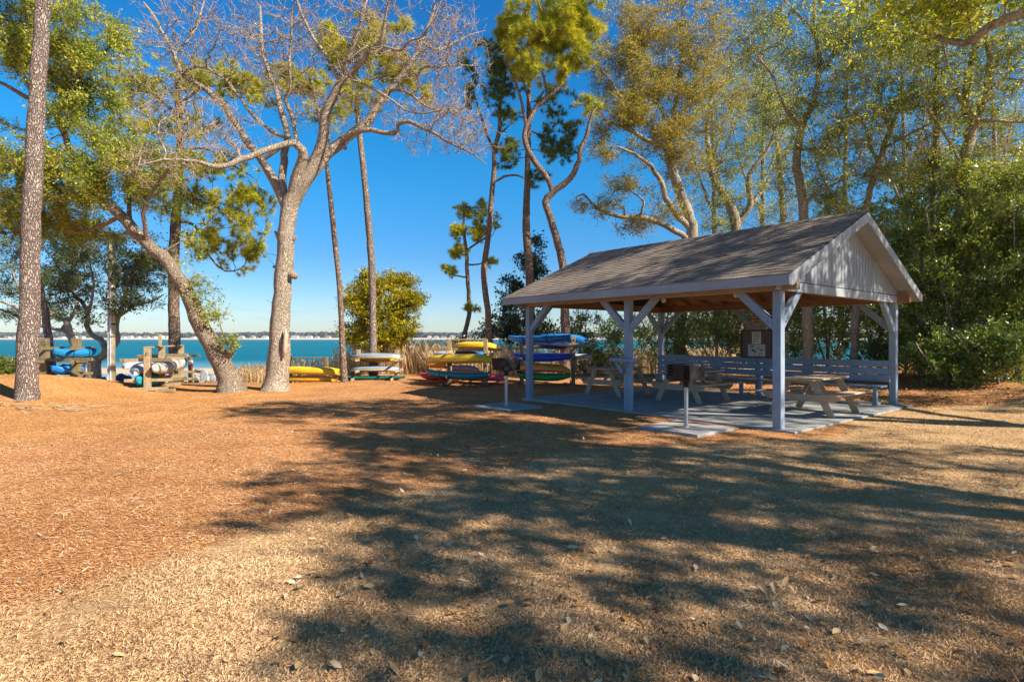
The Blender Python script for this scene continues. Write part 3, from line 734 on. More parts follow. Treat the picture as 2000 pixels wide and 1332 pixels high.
    # built-in bench along the back
    bench = MB()
    for k in range(4): bench.box(.08, LX - .08, LY - .56 + k * .115, LY - .56 + k * .115 + .105, .455, .495)
    bs = bench.build('bench_seat', M['paintx'], e)
    for k in range(3):
        b = MB(); z0 = .57 + k * .172; yy = LY - .15 + k * .030
        b.bar((.02, yy, z0 + .08), (LX - .02, yy, z0 + .08), .04, .158, up=(0, .17, 1)); b.build('back_rail', M['paintx'], bs)
    for x in (.22, LX / 2 - .25, LX / 2 + .25, LX - .22):
        b = MB(); b.bar((x, LY - .50, .0), (x, LY - .50, .453), .09, .09); b.bar((x, LY - .45, .05), (x, LY - .06, .05), .04, .07, up=(0, 0, 1)); b.build('bench_leg', M['paint'], bs)
    for (x, y) in ((2.85, 1.87), (5.0, 1.4)):
        b = MB(); b.box(x - .3, x + .3, y - .03, y + .03, 2.60, 2.66); b.tube([(x, y, 2.60), (x, y, 2.57)], .06, 12); li = b.build('ceiling_light', M['treated'], e)
        b = MB(); b.tube([(x, y, 2.57), (x, y, 2.50), (x, y, 2.47)], [.055, .055, .03], 12); b.build('lamp_glass', M['white'], li)
    return e
pavilion()
# concrete slab
b = MB(); b.box(-.17, LX + .34, -.13, LY + .2, -.25, .035); so = b.build('concrete_slab', M['concrete'], None, loc=(PO[0], PO[1], 0), rotz=PA)
md = so.modifiers.new('bev', 'BEVEL'); md.width = .012; md.segments = 2; tag(so, kind='structure')

# picnic tables: long axis = pavilion Y
def table_parts(e):
    Lh, tw = .90, .36
    for k in range(5):
        pass
    b = MB(); w = .142
    for k in range(5): b.bar((-tw + w * .5 + k * (w + .004) - .005, -Lh, .735), (-tw + w * .5 + k * (w + .004) - .005, Lh, .735), w, .038, up=(0, 0, 1), bev=.005)
    b.bar((-.32, -.55, .69), (.32, -.55, .69), .04, .085, up=(0, 0, 1)); b.bar((-.32, .55, .69), (.32, .55, .69), .04, .085, up=(0, 0, 1))
    b.build('tabletop', M['table'], e)
    for s_ in (-1, 1):
        b = MB()
        for k in range(2): b.bar((s_ * (.60 + k * .146), -Lh, .455), (s_ * (.60 + k * .146), Lh, .455), .142, .038, up=(0, 0, 1), bev=.005)
        b.build('seat', M['table'], e)
    for y in (-.62, .62):
        b = MB(); b.prism([(-.76, .435), (.76, .435), (.76, .39), (.66, .30), (-.66, .30), (-.76, .39)], 'y', y - .055, y - .017); b.build('seat_support', M['table'], e)
        for s_ in (-1, 1):
            b = MB(); b.bar((s_ * .60, y, .0), (s_ * .24, y, .715), .035, .135, up=(1, 0, 0), bev=.005); b.build('leg', M['table'], e)
    for s_ in (-1, 1): b = MB(); b.bar((0, s_ * .6, .37), (0, s_ * .18, .70), .035, .085, up=(1, 0, 0)); b.build('centre_brace', M['table'], e)
for (x, y, rot, lab) in ((6.02, 2.72, 0, 'weathered picnic table behind the right corner post, nearest the gable end'),
                         (3.04, 2.82, 0, 'weathered picnic table in the middle of the pavilion, behind the charcoal grill'),
                         (.76, 2.62, 0, 'weathered picnic table at the far end of the slab beside the kayak racks')):
    wx_, wy_ = loc2w(x, y); e = empty('picnic_table', (wx_, wy_, .035), PA + rot, lab, 'picnic table', 'picnic tables under the pavilion'); table_parts(e)

# bulletin board and rules sign on the back middle post
wx_, wy_ = loc2w(LX / 2, LY - .10)
e = empty('notice_board', (wx_, wy_, 1.09), PA, 'brown notice board with two paper sheets on the back pavilion post', 'notice board')
def px_local(px, py, d): return None
b = MB(); b.box(-.43, .43, -.03, .0, .0, .72); b.build('panel', M['boardpanel'], e)
b = MB()
for (xa, xb, za, zb) in ((-.46, .46, -.03, .0), (-.46, .46, .72, .75), (-.46, -.43, 0, .72), (.43, .46, 0, .72)): b.box(xa, xb, -.055, .002, za, zb)
b.build('frame', M['boardframe'], e)
b = MB(); b.box(-.13, .13, -.036, -.0315, .36, .70); n1 = b.build('upper_notice', M['paper'], e)
b = MB(); rr = random.Random(2)
for k in range(9): b.box(-.10, -.10 + .12 + rr.random() * .08, -.0385, -.0365, .67 - k * .033, .68 - k * .033)
b.box(.0, .10, -.0385, -.0365, .585, .60)
b.build('printed_lines', M['ink'], n1)
b = MB(); b.box(-.25, .25, -.036, -.0315, .01, .345); n2 = b.build('lower_notice', M['map'], e)
for (cx, cz, w, h, c) in ((-.10, .16, .07, .05, 'k_navy'), (-.03, .12, .08, .04, 'k_purple'), (.06, .20, .07, .06, 'k_amber'), (.15, .16, .08, .05, 'k_blue'), (-.12, .26, .10, .05, 'k_teal'), (.12, .08, .14, .03, 'k_mauve'), (-.05, .05, .10, .03, 'k_amber')):
    b = MB(); b.box(cx - w / 2, cx + w / 2, -.0385, -.0365, cz, cz + h); b.build('printed_picture', M[c], n2)
e = empty('rules_sign', (*loc2w(LX / 2, LY - .09), 1.96), PA, 'tan sign of ruled dark lines of text above the notice board', 'sign')
b = MB(); b.box(-.17, .17, -.02, .0, 0, .47); b.build('sign_panel', M['signface'], e)
b = MB()
for k in range(8):
    w = (.12, .13, .11, .13, .08, .12, .06, .12)[k]; z = .42 - k * .05
    x = -w
    while x < w: ww = .02 + rr.random() * .035; b.box(x, min(x + ww, w), -.0235, -.0205, z, z + .022); x += ww + .008
b.build('sign_lettering', M['ink'], e)
b = MB()
for (xa, xb, za, zb) in ((-.165, .165, .003, .009), (-.165, .165, .461, .467), (-.165, -.159, .009, .461), (.159, .165, .009, .461), (-.14, .14, .235, .24)): b.box(xa, xb, -.0235, -.0205, za, zb)
b.build('sign_border', M['ink'], e)

# charcoal grills on pipe posts
def grill(px, py, d, lab, zt=1.17):
    x, y = (px - 1000) * d / F, d; z = gzf(x, y)
    e = empty('charcoal_grill', (x, y, z), PA, lab, 'grill', 'park grills in front of the pavilion')
    b = MB(); b.box(-.61, .61, -.60, .60, -.15, .045); pb = b.build('concrete_pad', M['padconcrete'], e)
    md = pb.modifiers.new('bev', 'BEVEL'); md.width = .012; md.segments = 2
    b = MB(); b.tube([(0, 0, .0), (0, 0, .055)], [.075, .055], 16); b.tube([(0, 0, .04), (0, 0, .76)], .036, 18); b.build('pipe_post', M['metal'], e, smooth=False)
    b = MB(); b.tube([(0, 0, .74), (0, 0, .86)], .048, 16); b.tube([(0, 0, .84), (0, 0, .87)], [.09, .11], 16); b.build('swivel_collar', M['rustiron'], e)
    g = MB(); w, dd, h = .225, .225, .26; z0 = .87
    g.box(-w, w, -dd, dd, z0, z0 + .012)
    g.box(-w, -w + .008, -dd, dd, z0 + .012, z0 + h); g.box(w - .008, w, -dd, dd, z0 + .012, z0 + h); g.box(-w + .008, w - .008, dd - .008, dd, z0 + .012, z0 + h)
    fb = g.build('firebox', M['iron'], e)
    g = MB()                                   # front plate with louvred corners
    g.box(-.10, .10, -dd - .012, -dd, z0 + .01, z0 + h)
    for s_ in (-1, 1):
        a, c = sorted((s_ * .10, s_ * w)); g.box(a + (0 if s_ > 0 else .0), c, -dd - .008, -dd, z0 + .01, z0 + .03)
        for k in range(4): g.box(a, c, -dd - .010, -dd - .002, z0 + .055 + k * .052, z0 + .082 + k * .052)
        g.box(s_ * w - .012, s_ * w + .012, -dd - .012, -dd + .002, z0 + .01, z0 + h)
    g.build('front_plate', M['rustiron'], e)
    g = MB()
    for k in range(15): g.tube([(-w + .03 + k * .0279, -dd - .02, z0 + h + .012), (-w + .03 + k * .0279, dd, z0 + h + .012)], .006, 6)
    g.tube([(-w + .02, -dd + .02, z0 + h + .004), (w - .02, -dd + .02, z0 + h + .004)], .008, 6); g.tube([(-w + .02, dd - .02, z0 + h + .004), (w - .02, dd - .02, z0 + h + .004)], .008, 6)
    gr = g.build('grate', M['iron'], e)
    for s_ in (-.7, .7):
        g = MB(); g.tube([(w + .0, s_ * .2, z0 + h + .014), (w + .14, s_ * .2, z0 + h + .014)], .008, 8)
        for k in range(5): g.tube([(w + .05 + k * .02, s_ * .2, z0 + h + .014), (w + .062 + k * .02, s_ * .2, z0 + h + .014)], .014, 8)
        g.build('coil_handle', M['metal'], gr)
    # side notches where the grate hangs
    g = MB()
    for k in range(4): g.box(w, w + .014, .06, .16, z0 + .05 + k * .05, z0 + .058 + k * .05)
    g.build('grate_ledge', M['iron'], fb)
grill(1340, 838, 10.1, 'park grill with rusty front plate on the nearer concrete pad')
grill(989, 796, 13.25, 'dark park grill on the farther pad beside the left pavilion post')

# ------------------------------------------------------------------ boats and racks
def hull(name, L_, W_, Hd, m, parent=None, crown=.35, rocker=.5, flip=False, p=2.4, q=.75, loc=None, fat=.7, blunt=0.0):
    n, k = 27, 16; V = []
    for i in range(n):
        t = -1 + 2 * i / (n - 1); at = abs(t)
        w = W_ / 2 * max(.012 + blunt, (1 - at ** p)) ** q; kz = Hd * rocker * at ** 3.2; sh = Hd * (.66 + .30 * t ** 4)
        cr = Hd * crown * (1 - at ** 2) ** .6 if at < 1 else 0
        for j in range(k):
            a = 2 * math.pi * j / k; c, s_ = math.cos(a), math.sin(a)
            y = w * math.copysign(abs(c) ** .8, c)
            z = sh + cr * s_ if s_ >= 0 else sh - (sh - kz) * abs(s_) ** fat
            V.append((t * L_ / 2 * (1 - .02 * abs(s_)), y, z))
    V = np.array(V)
    if flip: V[:, 2] = Hd * 1.02 - V[:, 2]
    idx = np.arange(n * k).reshape(n, k); nx_ = np.roll(idx, -1, axis=1)
    q4 = np.stack([idx[:-1], nx_[:-1], nx_[1:], idx[1:]], -1).reshape(-1, 4)
    if flip: q4 = q4[:, ::-1]
    ends = [idx[0][::-1][None], idx[-1][None]]
    me = mesh_arrays(name, V, [q4] + ends)
    return link(name, me, m, parent, smooth=True, loc=loc)
def gunwale(L_, W_, Hd, m, parent, flip, r=.014, p=2.4, q=.75):
    b = MB()
    for s_ in (-1, 1):
        pts = []
        for i in range(25):
            t = -.985 + 1.97 * i / 24; w = W_ / 2 * max(.012, (1 - abs(t) ** p)) ** q; z = Hd * (.66 + .30 * t ** 4)
            pts.append((t * L_ / 2, s_ * (w + .004), (Hd * 1.02 - z) if flip else z))
        b.tube(pts, r, 6)
    b.build('gunwale', m, parent, smooth=True)
BOATS = 0
def boat(l, r, dl, dr, W_, Hd, m, label, kind='kayak', flip=False, rim=None, cockpit=False, straps=0, vis=True, roll=0.0, **kw):
    """l, r: photo pixels of the two ends of its underside; dl, dr: distances"""
    a, c = W(*l, dl), W(*r, dr); mid = (a + c) / 2; v = c - a; Ln = float(np.linalg.norm(v))
    nm = {'kayak': 'kayak', 'canoe': 'canoe'}[kind]
    o = hull(nm, Ln, W_, Hd, m, None, flip=flip, **kw)
    o.location = mid; o.rotation_euler = (roll, -math.asin(v[2] / Ln), math.atan2(v[1], v[0]))
    if rim: gunwale(Ln, W_, Hd, M[rim], o, flip)
    if cockpit:
        b = MB(); pts = []; zt = Hd * (.72 + kw.get('crown', .35)) 
        for i in range(21):
            t = 2 * math.pi * i / 20; pts.append((Ln * .13 * math.cos(t), W_ * .33 * math.sin(t), zt + .004 - .05 * abs(math.sin(t))))
        b.tube(pts, .016, 6, cap=False); ck = b.build('cockpit_rim', M['dark'], o, smooth=True)
        b = MB(); b.add(pts[:-1], [tuple(range(20))]); b.build('cockpit_opening', M['dark'], ck)
    for k in range(straps):
        t = (-.35, .4, 0)[k]; w = W_ / 2 * (1 - abs(t) ** 2.4) ** .75 + .012; b = MB(); pts = []
        for j in range(17):
            an = 2 * math.pi * j / 16; s_ = math.sin(an); pts.append((t * Ln / 2, w * math.copysign(abs(math.cos(an)) ** .8, math.cos(an)), Hd * .74 + (Hd * .37 + .01) * s_ if s_ > 0 else Hd * .74 - (Hd * .72 + .01) * abs(s_) ** .7))
        b.tube(pts, .010, 5, cap=False); b.build('strap', M['dark'], o)
    tag(o, label, nm, 'kayaks and canoes stored on the racks')
    return o

def letter_mesh(ch, size, parent, loc, rot):
    cu = bpy.data.curves.new('letter', 'FONT'); cu.body = ch; cu.size = size; cu.extrude = .002
    t = bpy.data.objects.new('letter_src', cu); col.objects.link(t); bpy.context.view_layer.update()
    me = bpy.data.meshes.new_from_object(t); bpy.data.objects.remove(t); o = link('letter', me, M['ink'], parent); o.location = loc; o.rotation_euler = rot; return o
def rack(label, x, y, rot, posts, height, levels, front=.85, back=.85, wood='rackwood', toprail=True, pw=.14, feet=True, letter=None, rail_h=.09, longrails=True, group='timber boat racks by the water'):
    z = gzf(x, y); e = empty('boat_rack', (x, y, z), rot, label, 'boat rack', group)
    for i, p in enumerate(posts):
        b = MB(); b.bar((p, 0, -.2), (p, 0, height), pw, pw, bev=.008); po = b.build('post', M[wood], e)
        if letter and i == letter[1]:
            letter_mesh(letter[0], .17, po, (p - .05, -pw / 2 - .004, height - .22), (R(90), 0, 0))
        for lz in levels:
            b = MB(); b.bar((p + pw / 2 + .021, -front, lz - .045), (p + pw / 2 + .021, back, lz - .045), .04, .09, up=(0, 0, 1)); b.build('arm', M[wood], e)
        if feet:
            b = MB(); b.bar((p - pw / 2 - .021, -front * .9, .05), (p - pw / 2 - .021, back * .9, .05), .04, .10, up=(0, 0, 1)); b.build('foot', M[wood], e)
    if toprail:
        b = MB(); b.bar((posts[0] - pw / 2, 0, height + .021), (posts[-1] + pw / 2, 0, height + .021), pw, .04, up=(0, 0, 1)); b.build('top_rail', M[wood], e)
    return e
def rail(e, a, c, w=.04, h=.09, wood='rackwood', nm='rail'):
    inv = Matrix.Translation(e.location) @ Matrix.Rotation(e.rotation_euler.z, 4, 'Z'); inv.invert()
    b = MB(); b.bar(inv @ Vector(a), inv @ Vector(c), w, h, up=(0, 0, 1)); return b.build(nm, M[wood], e)

# main rack in the middle
def gx(px, d): return (px - 1000) * d / F
d5 = 20.0
R5 = rack('timber rack with two thick posts holding yellow, teal and red boats', gx(912, d5), d5, R(-6), (-.62, .66), 1.56, (.37, .78, 1.20), .95, 1.1, letter=None)
rail(R5, W(842, 682, 20.7), W(982, 683, 20.2), .04, .10)
rail(R5, W(876, 726, 20.9), W(960, 727, 20.6), .04, .09)
boat((884, 681), (972, 682), 20.9, 20.2, .62, .26, M['k_yellow'], 'overturned yellow kayak on the top level of the middle rack', rim='k_amber', flip=True, p=2.6)
boat((834, 711), (961, 710), 20.1, 18.7, .70, .32, M['k_yellow'], 'long bright yellow overturned canoe across the front of the middle rack', 'canoe', flip=True, rim='k_amber', rocker=.25)
boat((832, 737), (954, 745), 20.3, 18.6, .62, .31, M['k_teal'], 'dark teal kayak low on the front of the middle rack', rim='k_navy', straps=1, crown=.2)
boat((819, 741), (905, 747), 21.0, 20.3, .60, .26, M['k_red'], 'red kayak on the lowest level behind the teal one', rim='k_purple')
boat((900, 744), (986, 745), 20.9, 19.7, .60, .27, M['k_pink'], 'pink kayak poking out to the right of the middle rack', flip=True)
boat((833, 719), (890, 719), 21.8, 21.2, .60, .2, M['k_orange'], 'orange red kayak on the back of the middle rack')
boat((880, 725), (935, 726), 21.4, 20.8, .62, .24, M['k_mauve'], 'faded mauve kayak under the bright yellow canoe', flip=True)
boat((846, 696), (905, 696), 21.9, 21.4, .60, .2, M['k_white'], 'white kayak behind the left post of the middle rack', flip=True)
boat((886, 697), (934, 697), 21.1, 20.8, .60, .22, M['k_purple'], 'dull purple kayak in the centre of the middle rack', flip=True)
boat((921, 697), (952, 697), 21.6, 21.4, .55, .2, M['k_blue'], 'small blue kayak end beside the right post of the middle rack')
# right-hand rack
R6 = rack('timber rack half hidden by the left pavilion post, lettered A', gx(1068, 20), 20.0, R(-5), (-.88, .92), 1.70, (.33, .93, 1.34), .95, 1.15, letter=('A', 1), toprail=False)
rail(R6, W(1000, 680, 20.6), W(1157, 675, 19.4), .04, .11)
boat((993, 671), (1114, 671), 20.2, 18.8, .66, .30, M['k_blue'], 'blue covered kayak on the top front of the right rack', rim='k_navy', crown=.25, straps=2)
boat((1044, 668), (1147, 671), 21.5, 20.0, .68, .32, M['k_blue'], 'overturned blue kayak on the top back of the right rack', flip=True, rim='k_navy')
boat((1050, 682), (1117, 683), 20.4, 19.8, .58, .22, M['k_navy'], 'navy kayak slung under the top arms of the right rack')
boat((1001, 706), (1119, 707), 20.2, 18.8, .62, .28, M['k_royal'], 'royal blue kayak on the middle level of the right rack', rim='k_navy')
boat((1040, 702), (1156, 706), 21.3, 20.0, .62, .26, M['k_white'], 'white and blue kayak behind the royal blue one', rim='k_blue')
boat((1007, 728), (1114, 731), 20.1, 18.9, .66, .33, M['k_orange'], 'orange kayak resting on top of the green kayak', rim='k_red', flip=True, crown=.2)
boat((1007, 742), (1115, 746), 20.1, 18.9, .66, .31, M['k_green'], 'bright green kayak at the bottom of the right rack', rim='k_darkgreen', flip=False, crown=.2)
# white-boat rack
R4 = rack('low timber rack of white hulls behind the thin pines', gx(737, 22), 22.0, R(2), (-.72, .74), 1.16, (.40, .82), .9, .9, wood='rackwood', toprail=False)
boat((688, 702), (785, 702), 22.0, 21.9, .72, .24, M['k_shaded_white'], 'overturned white canoe with yellow rim, uppermost on its low rack', 'canoe', flip=True, rim='k_yellow', rocker=.3)
boat((686, 708), (783, 708), 22.6, 22.5, .66, .17, M['k_yellow'], 'slim yellow kayak beneath the uppermost white canoe')
boat((684, 726), (782, 726), 22.0, 21.9, .70, .22, M['k_shaded_white'], 'overturned white canoe with yellow rim, on the lower arms', 'canoe', flip=True, rim='k_yellow', rocker=.3)
boat((661, 743), (792, 743), 21.9, 21.9, .66, .19, M['k_darkgreen'], 'long dark green canoe on the ground behind the pine trunks', 'canoe', rim='k_teal', crown=.3)
# yellow-boat rack
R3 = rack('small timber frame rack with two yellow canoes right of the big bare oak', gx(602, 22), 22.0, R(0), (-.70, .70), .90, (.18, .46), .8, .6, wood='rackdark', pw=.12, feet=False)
boat((538, 730), (666, 733), 21.8, 21.2, .70, .30, M['k_yellow'], 'yellow overturned canoe on the arms right of the big oak trunk', 'canoe', rim='k_amber', flip=True, rocker=.25)
boat((536, 745), (660, 746), 21.8, 21.3, .70, .22, M['k_amber'], 'amber yellow canoe below, just above the mulch', 'canoe', flip=True, rocker=.25)
# rack F
a = math.atan2(18.4 - 16.8, gx(317, 18.4) - gx(288, 16.8))
RF = rack('timber rack lettered F with a pale covered canoe pointing to the water', gx(288, 16.8), 16.8, a, (0, 1.62, 4.35), 1.25, (.34, .93), .62, .62, letter=None, pw=.17)
b = MB(); b.bar((1.62, .05, 1.2), (1.62, .05, 1.66), .09, .09); b.build('tall_upright', M['rackwood'], RF)
letter_mesh('F', .16, RF, (-.089, .045, 1.0), (R(90), 0, R(-90)))
rail(RF, W(234, 704, 16.9), W(337, 702, 16.7), .04, .10)
rail(RF, W(268, 696, 18.5), W(366, 693, 18.3), .04, .10)
rail(RF, W(234, 765, 16.8), W(342, 762, 16.8), .06, .10, nm='foot')
boat((300, 738), (359, 715), 16.6, 20.6, .66, .36, M['c_white'], 'pale grey covered canoe pointing away to the water on rack F', 'canoe', straps=2, crown=.5, blunt=.08)
boat((266, 734), (300, 722), 16.7, 19.5, .66, .32, M['k_white'], 'white canoe with a red rim seen end on at rack F', 'canoe', flip=True, rim='k_red', blunt=.10)
boat((270, 764), (312, 750), 16.6, 20.2, .62, .42, M['c_teal'], 'teal covered kayak low on rack F, end towards the camera', crown=.5, blunt=.12)
boat((243, 722), (284, 715), 19.5, 21.0, .6, .24, M['k_white'], 'plain white kayak behind the left arms of rack F', flip=True)
# rack G
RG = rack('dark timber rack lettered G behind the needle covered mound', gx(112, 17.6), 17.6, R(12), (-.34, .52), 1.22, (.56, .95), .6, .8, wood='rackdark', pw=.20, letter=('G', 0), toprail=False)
rail(RG, W(68, 703, 17.4), W(181, 702, 17.3), .05, .10, 'rackdark'); rail(RG, W(150, 729, 17.5), W(181, 729, 17.6), .05, .08, 'rackdark')
rail(RG, W(72, 695, 18.8), W(138, 685, 18.8), .05, .08)
boat((103, 702), (186, 700), 17.1, 18.3, .62, .32, M['c_blue'], 'bright blue covered kayak on top of rack G', crown=.4, straps=2, blunt=.1)
boat((30, 736), (103, 734), 17.3, 18.2, .62, .32, M['c_blue'], 'blue covered kayak half hidden by the nearest pine trunk', crown=.4, blunt=.08)
boat((100, 733), (162, 731), 17.3, 18.3, .62, .30, M['k_blue'], 'faded blue kayak on the lower arms of rack G', cockpit=True)
boat((126, 752), (178, 756), 17.9, 18.2, .6, .24, M['k_purple'], 'dull purple kayak lying on the ground beneath rack G')
for (px, py, s_) in ((165, 712, .16), (164, 736, .15)):
    x, y, z = W(px, py, 18.5); b = MB(); b.box(-s_ / 2 - .0, s_ / 2, -.01, .01, 0, s_ * .9); b.box(-.012, .012, .012, .03, -.5, s_ * .9)
    o = b.build('small_sign', M['white'], None, loc=(x, y, z)); tag(o, 'small white card fixed at the right end of rack G, ' + ('upper of two' if py < 720 else 'lower of two'), 'sign')

# banded piling, utility pole
x, y = gx(372, 21.4), 21.4; z = gzf(x, y)
e = empty('wooden_piling', (x, y, z), 0, 'short dark piling with white and red bands at the edge of the beach', 'piling')
b = MB(); b.tube([(0, 0, -.3), (0, 0, .98), (0, 0, 1.0)], [.078, .075, .06], 14); b.build('shaft', M['rackdark'], e)
for z0, z1, m in ((.70, .84, 'white'), (.60, .70, 'k_red')):
    b = MB(); b.tube([(0, 0, z0), (0, 0, z1)], .083, 14); b.build('band', M[m], e)
x, y = gx(218, 20.8), 20.8; z = gzf(x, y)
e = empty('utility_pole', (x, y, z), 0, 'pale wooden utility pole with a white conduit between the oaks', 'pole')
b = MB(); b.tube([(0, 0, -.4), (.0, 0, 2.6), (.02, 0, 5.35)], [.135, .12, .10], 16); b.build('shaft', M['polewood'], e, smooth=True)
b = MB(); b.tube([(.05, -.14, 0), (.05, -.13, 4.2)], .028, 8); b.tube([(-.04, -.135, 0), (-.04, -.128, 3.6)], .02, 8); b.build('conduit', M['white'], e)
b = MB()
for zz in (2.05, 3.35): b.tube([(0, 0, zz), (0, 0, zz + .05)], .142, 16)
b.build('strap_band', M['iron'], e)

# ------------------------------------------------------------------ trees
ob, pb, pb2, gb = M['oakbark'], M['pinebark'], M['pinebark2'], M['greybark']
# 1 nearest pine, left
tree('pine_tree', 'nearest pine trunk on the left, rising from the orange needle mound', 'tree',
     [dict(p=[(53, 783, 37), (57, 600, 33), (62, 420, 31), (69, 260, 29), (76, 120, 26), (86, -10, 25), (100, -200, 22), (120, -420, 16), (126, -560, 9)], d=(13.5, 13.9), w=.35, okf=.72)],
     [(110, -420, 170, 150, 13.9, 2.2, 420)], 'needle', pb, M['needle'], seed=11, nk=16, flare=.35, nwid=.018)
# 2 big bare oak
d7 = 17.7
bare = [dict(p=[(539, 762, 46), (545, 690, 41), (549, 610, 35), (556, 520, 33), (560, 440, 31), (569, 392, 34)], d=(d7, d7), ok=0, w=.5),
        # right main stem and its fork
        dict(p=[(570, 395, 34), (598, 350, 28), (625, 300, 25), (633, 262, 22), (634, 225, 19), (650, 190, 16), (664, 162, 14)], d=(d7, d7 - .6), ok=1, okf=.5),
        dict(p=[(664, 162, 12), (672, 130, 11), (690, 90, 9), (705, 50, 8), (712, 10, 7), (730, -40, 5)], d=(d7 - .6, d7 - 1.2)),
        dict(p=[(662, 164, 9), (645, 120, 8), (625, 90, 7), (605, 60, 6), (585, 15, 5), (575, -30, 3)], d=(d7 - .6, d7 + .4)),
        dict(p=[(668, 160, 13), (700, 130, 11), (722, 100, 9), (745, 80, 8), (752, 40, 6), (762, 0, 5), (800, -40, 3)], d=(d7 - .6, d7 - 1.8)),
        dict(p=[(722, 100, 6), (752, 92, 6), (780, 100, 5), (800, 80, 4), (830, 70, 4), (850, 30, 3), (870, -20, 2)], d=(d7 - 1.2, d7 - 2.2)),
        # rightward heavy limb
        dict(p=[(610, 335, 24), (640, 300, 22), (680, 270, 19), (720, 235, 17), (745, 195, 15), (770, 165, 13), (795, 135, 11), (815, 105, 9), (822, 78, 8), (838, 50, 6), (850, 10, 4)], d=(d7, d7 + 1.4)),
        dict(p=[(652, 272, 10), (690, 262, 10), (725, 255, 9), (770, 262, 9), (780, 242, 8), (800, 238, 8), (825, 250, 7), (855, 265, 6), (870, 275, 5), (900, 290, 4), (925, 302, 3), (950, 322, 2)], d=(d7, d7 - 1.5)),
        dict(p=[(755, 170, 7), (790, 178, 6), (820, 200, 5), (850, 215, 4), (885, 222, 3), (920, 240, 2)], d=(d7 + .6, d7 - .6)),
        dict(p=[(785, 150, 7), (815, 145, 6), (828, 130, 5), (860, 132, 4), (900, 128, 3), (935, 130, 2)], d=(d7 + 1, d7 + .4)),
        dict(p=[(820, 95, 6), (850, 98, 5), (880, 88, 4), (915, 70, 3), (950, 60, 2)], d=(d7 + 1.3, d7 + 2)),
        dict(p=[(690, 155, 6), (720, 170, 5), (750, 185, 5), (790, 215, 4), (830, 222, 3), (880, 210, 2)], d=(d7 - .8, d7 - 2)),
        # left stems
        dict(p=[(565, 398, 26), (578, 350, 22), (592, 305, 20), (585, 285, 15), (565, 280, 12), (535, 288, 12), (505, 300, 12), (470, 312, 11), (430, 328, 10), (404, 322, 8), (370, 315, 6), (320, 312, 5), (270, 325, 3)], d=(d7, d7 - 2.4), okf=.35),
        dict(p=[(557, 400, 20), (530, 345, 17), (512, 312, 15), (490, 285, 14), (462, 245, 13), (440, 210, 12), (418, 190, 11), (385, 165, 10), (355, 145, 9), (340, 108, 7), (322, 72, 6), (305, 40, 5), (280, 5, 4)], d=(d7, d7 + 1.5), okf=.25),
        dict(p=[(355, 145, 5), (385, 130, 5), (420, 142, 6), (445, 160, 6), (470, 195, 6), (500, 230, 7), (535, 262, 7), (562, 274, 7)][::-1], d=(d7 + .2, d7 + .9)),
        dict(p=[(558, 398, 17), (552, 350, 15), (556, 300, 14), (562, 265, 12), (550, 225, 11), (543, 185, 9), (530, 155, 8), (515, 110, 7), (510, 60, 6), (508, 10, 4)], d=(d7, d7 + 1.8), okf=.3),
        dict(p=[(580, 275, 9), (570, 230, 8), (558, 195, 8), (570, 175, 6), (565, 130, 5), (568, 80, 4), (570, 20, 3)], d=(d7 - .4, d7 - 1.2)),
        dict(p=[(440, 210, 5), (400, 190, 4), (360, 200, 3), (310, 190, 2)], d=(d7 + .8, d7 - .4)),
        dict(p=[(365, 95, 5), (380, 60, 5), (395, 20, 4), (402, -20, 3)][::1], d=(d7 + 1.2, d7 + 2))]
bb = [(470, 60, 150, 110, d7, 2.2, 430), (330, 110, 110, 110, d7 + .4, 1.8, 240), (380, 250, 160, 80, d7 - 1.2, 1.5, 420), (300, 330, 110, 45, d7 - 2, 1.0, 130), (560, 120, 110, 110, d7 + .3, 1.8, 300),
      (690, 60, 120, 90, d7 - 1, 1.8, 260), (820, 40, 120, 80, d7, 2, 300), (860, 130, 100, 90, d7 + .3, 1.8, 330), (850, 230, 110, 70, d7 - .8, 1.6, 280), (920, 270, 60, 45, d7 - 1, 1.0, 90), (640, 210, 80, 70, d7, 1.4, 120), (740, 160, 100, 60, d7 - .8, 1.5, 130)]
e7, s7 = tree('oak_tree', 'big bare grey oak with a pale wide trunk and many naked branches', 'tree', bare, bb, 'bare', M['palebark'], None, seed=21, nmul=1.2, tip=.0078, ex=2.42, step=.30, sprays=2, curl=.13, rise=.02, flare=1.0, nf=.6, th=-.3, bf=.3)
# broken stubs, a scar and a healed ring on its trunk
o7 = np.array(e7.location)
def P7(px, py, dd=d7): return tuple(W(px, py, dd) - o7)
for pts_, rr_, nn_ in (([P7(552, 540), P7(572, 536, d7 - .1), P7(577, 540, d7 - .18)], [.14, .13, .10], 12), ([P7(548, 470), P7(537, 452)], [.10, .03], 7), ([P7(565, 470), P7(580, 463)], [.13, .04], 8), ([P7(545, 520), P7(533, 522)], [.08, .03], 7),
                      ([P7(668, 285), P7(676, 291)], [.07, .06], 8), ([P7(545, 500), P7(516, 494)], [.012, .006], 4), ([P7(545, 530), P7(525, 505)], [.012, .005], 4), ([P7(543, 600), P7(520, 585)], [.010, .004], 4)):
    b = MB(); b.tube(pts_, rr_, nn_); b.build('branch_stub', M['palebark'], e7, smooth=True)
M['barewood'] = simple('bare_pale_wood', (.55, .44, .31), (.40, .30, .20), 8, .85, .15, mapscale=(6, 6, .6), bmp=.4)
b = MB(); pts = [P7(554, 700, d7 - .315), P7(556, 680, d7 - .33), P7(558, 655, d7 - .315), P7(559, 642, d7 - .30)]; b.tube(pts, [.02, .075, .06, .015], 8); b.build('bark_scar', M['barewood'], e7, smooth=True)

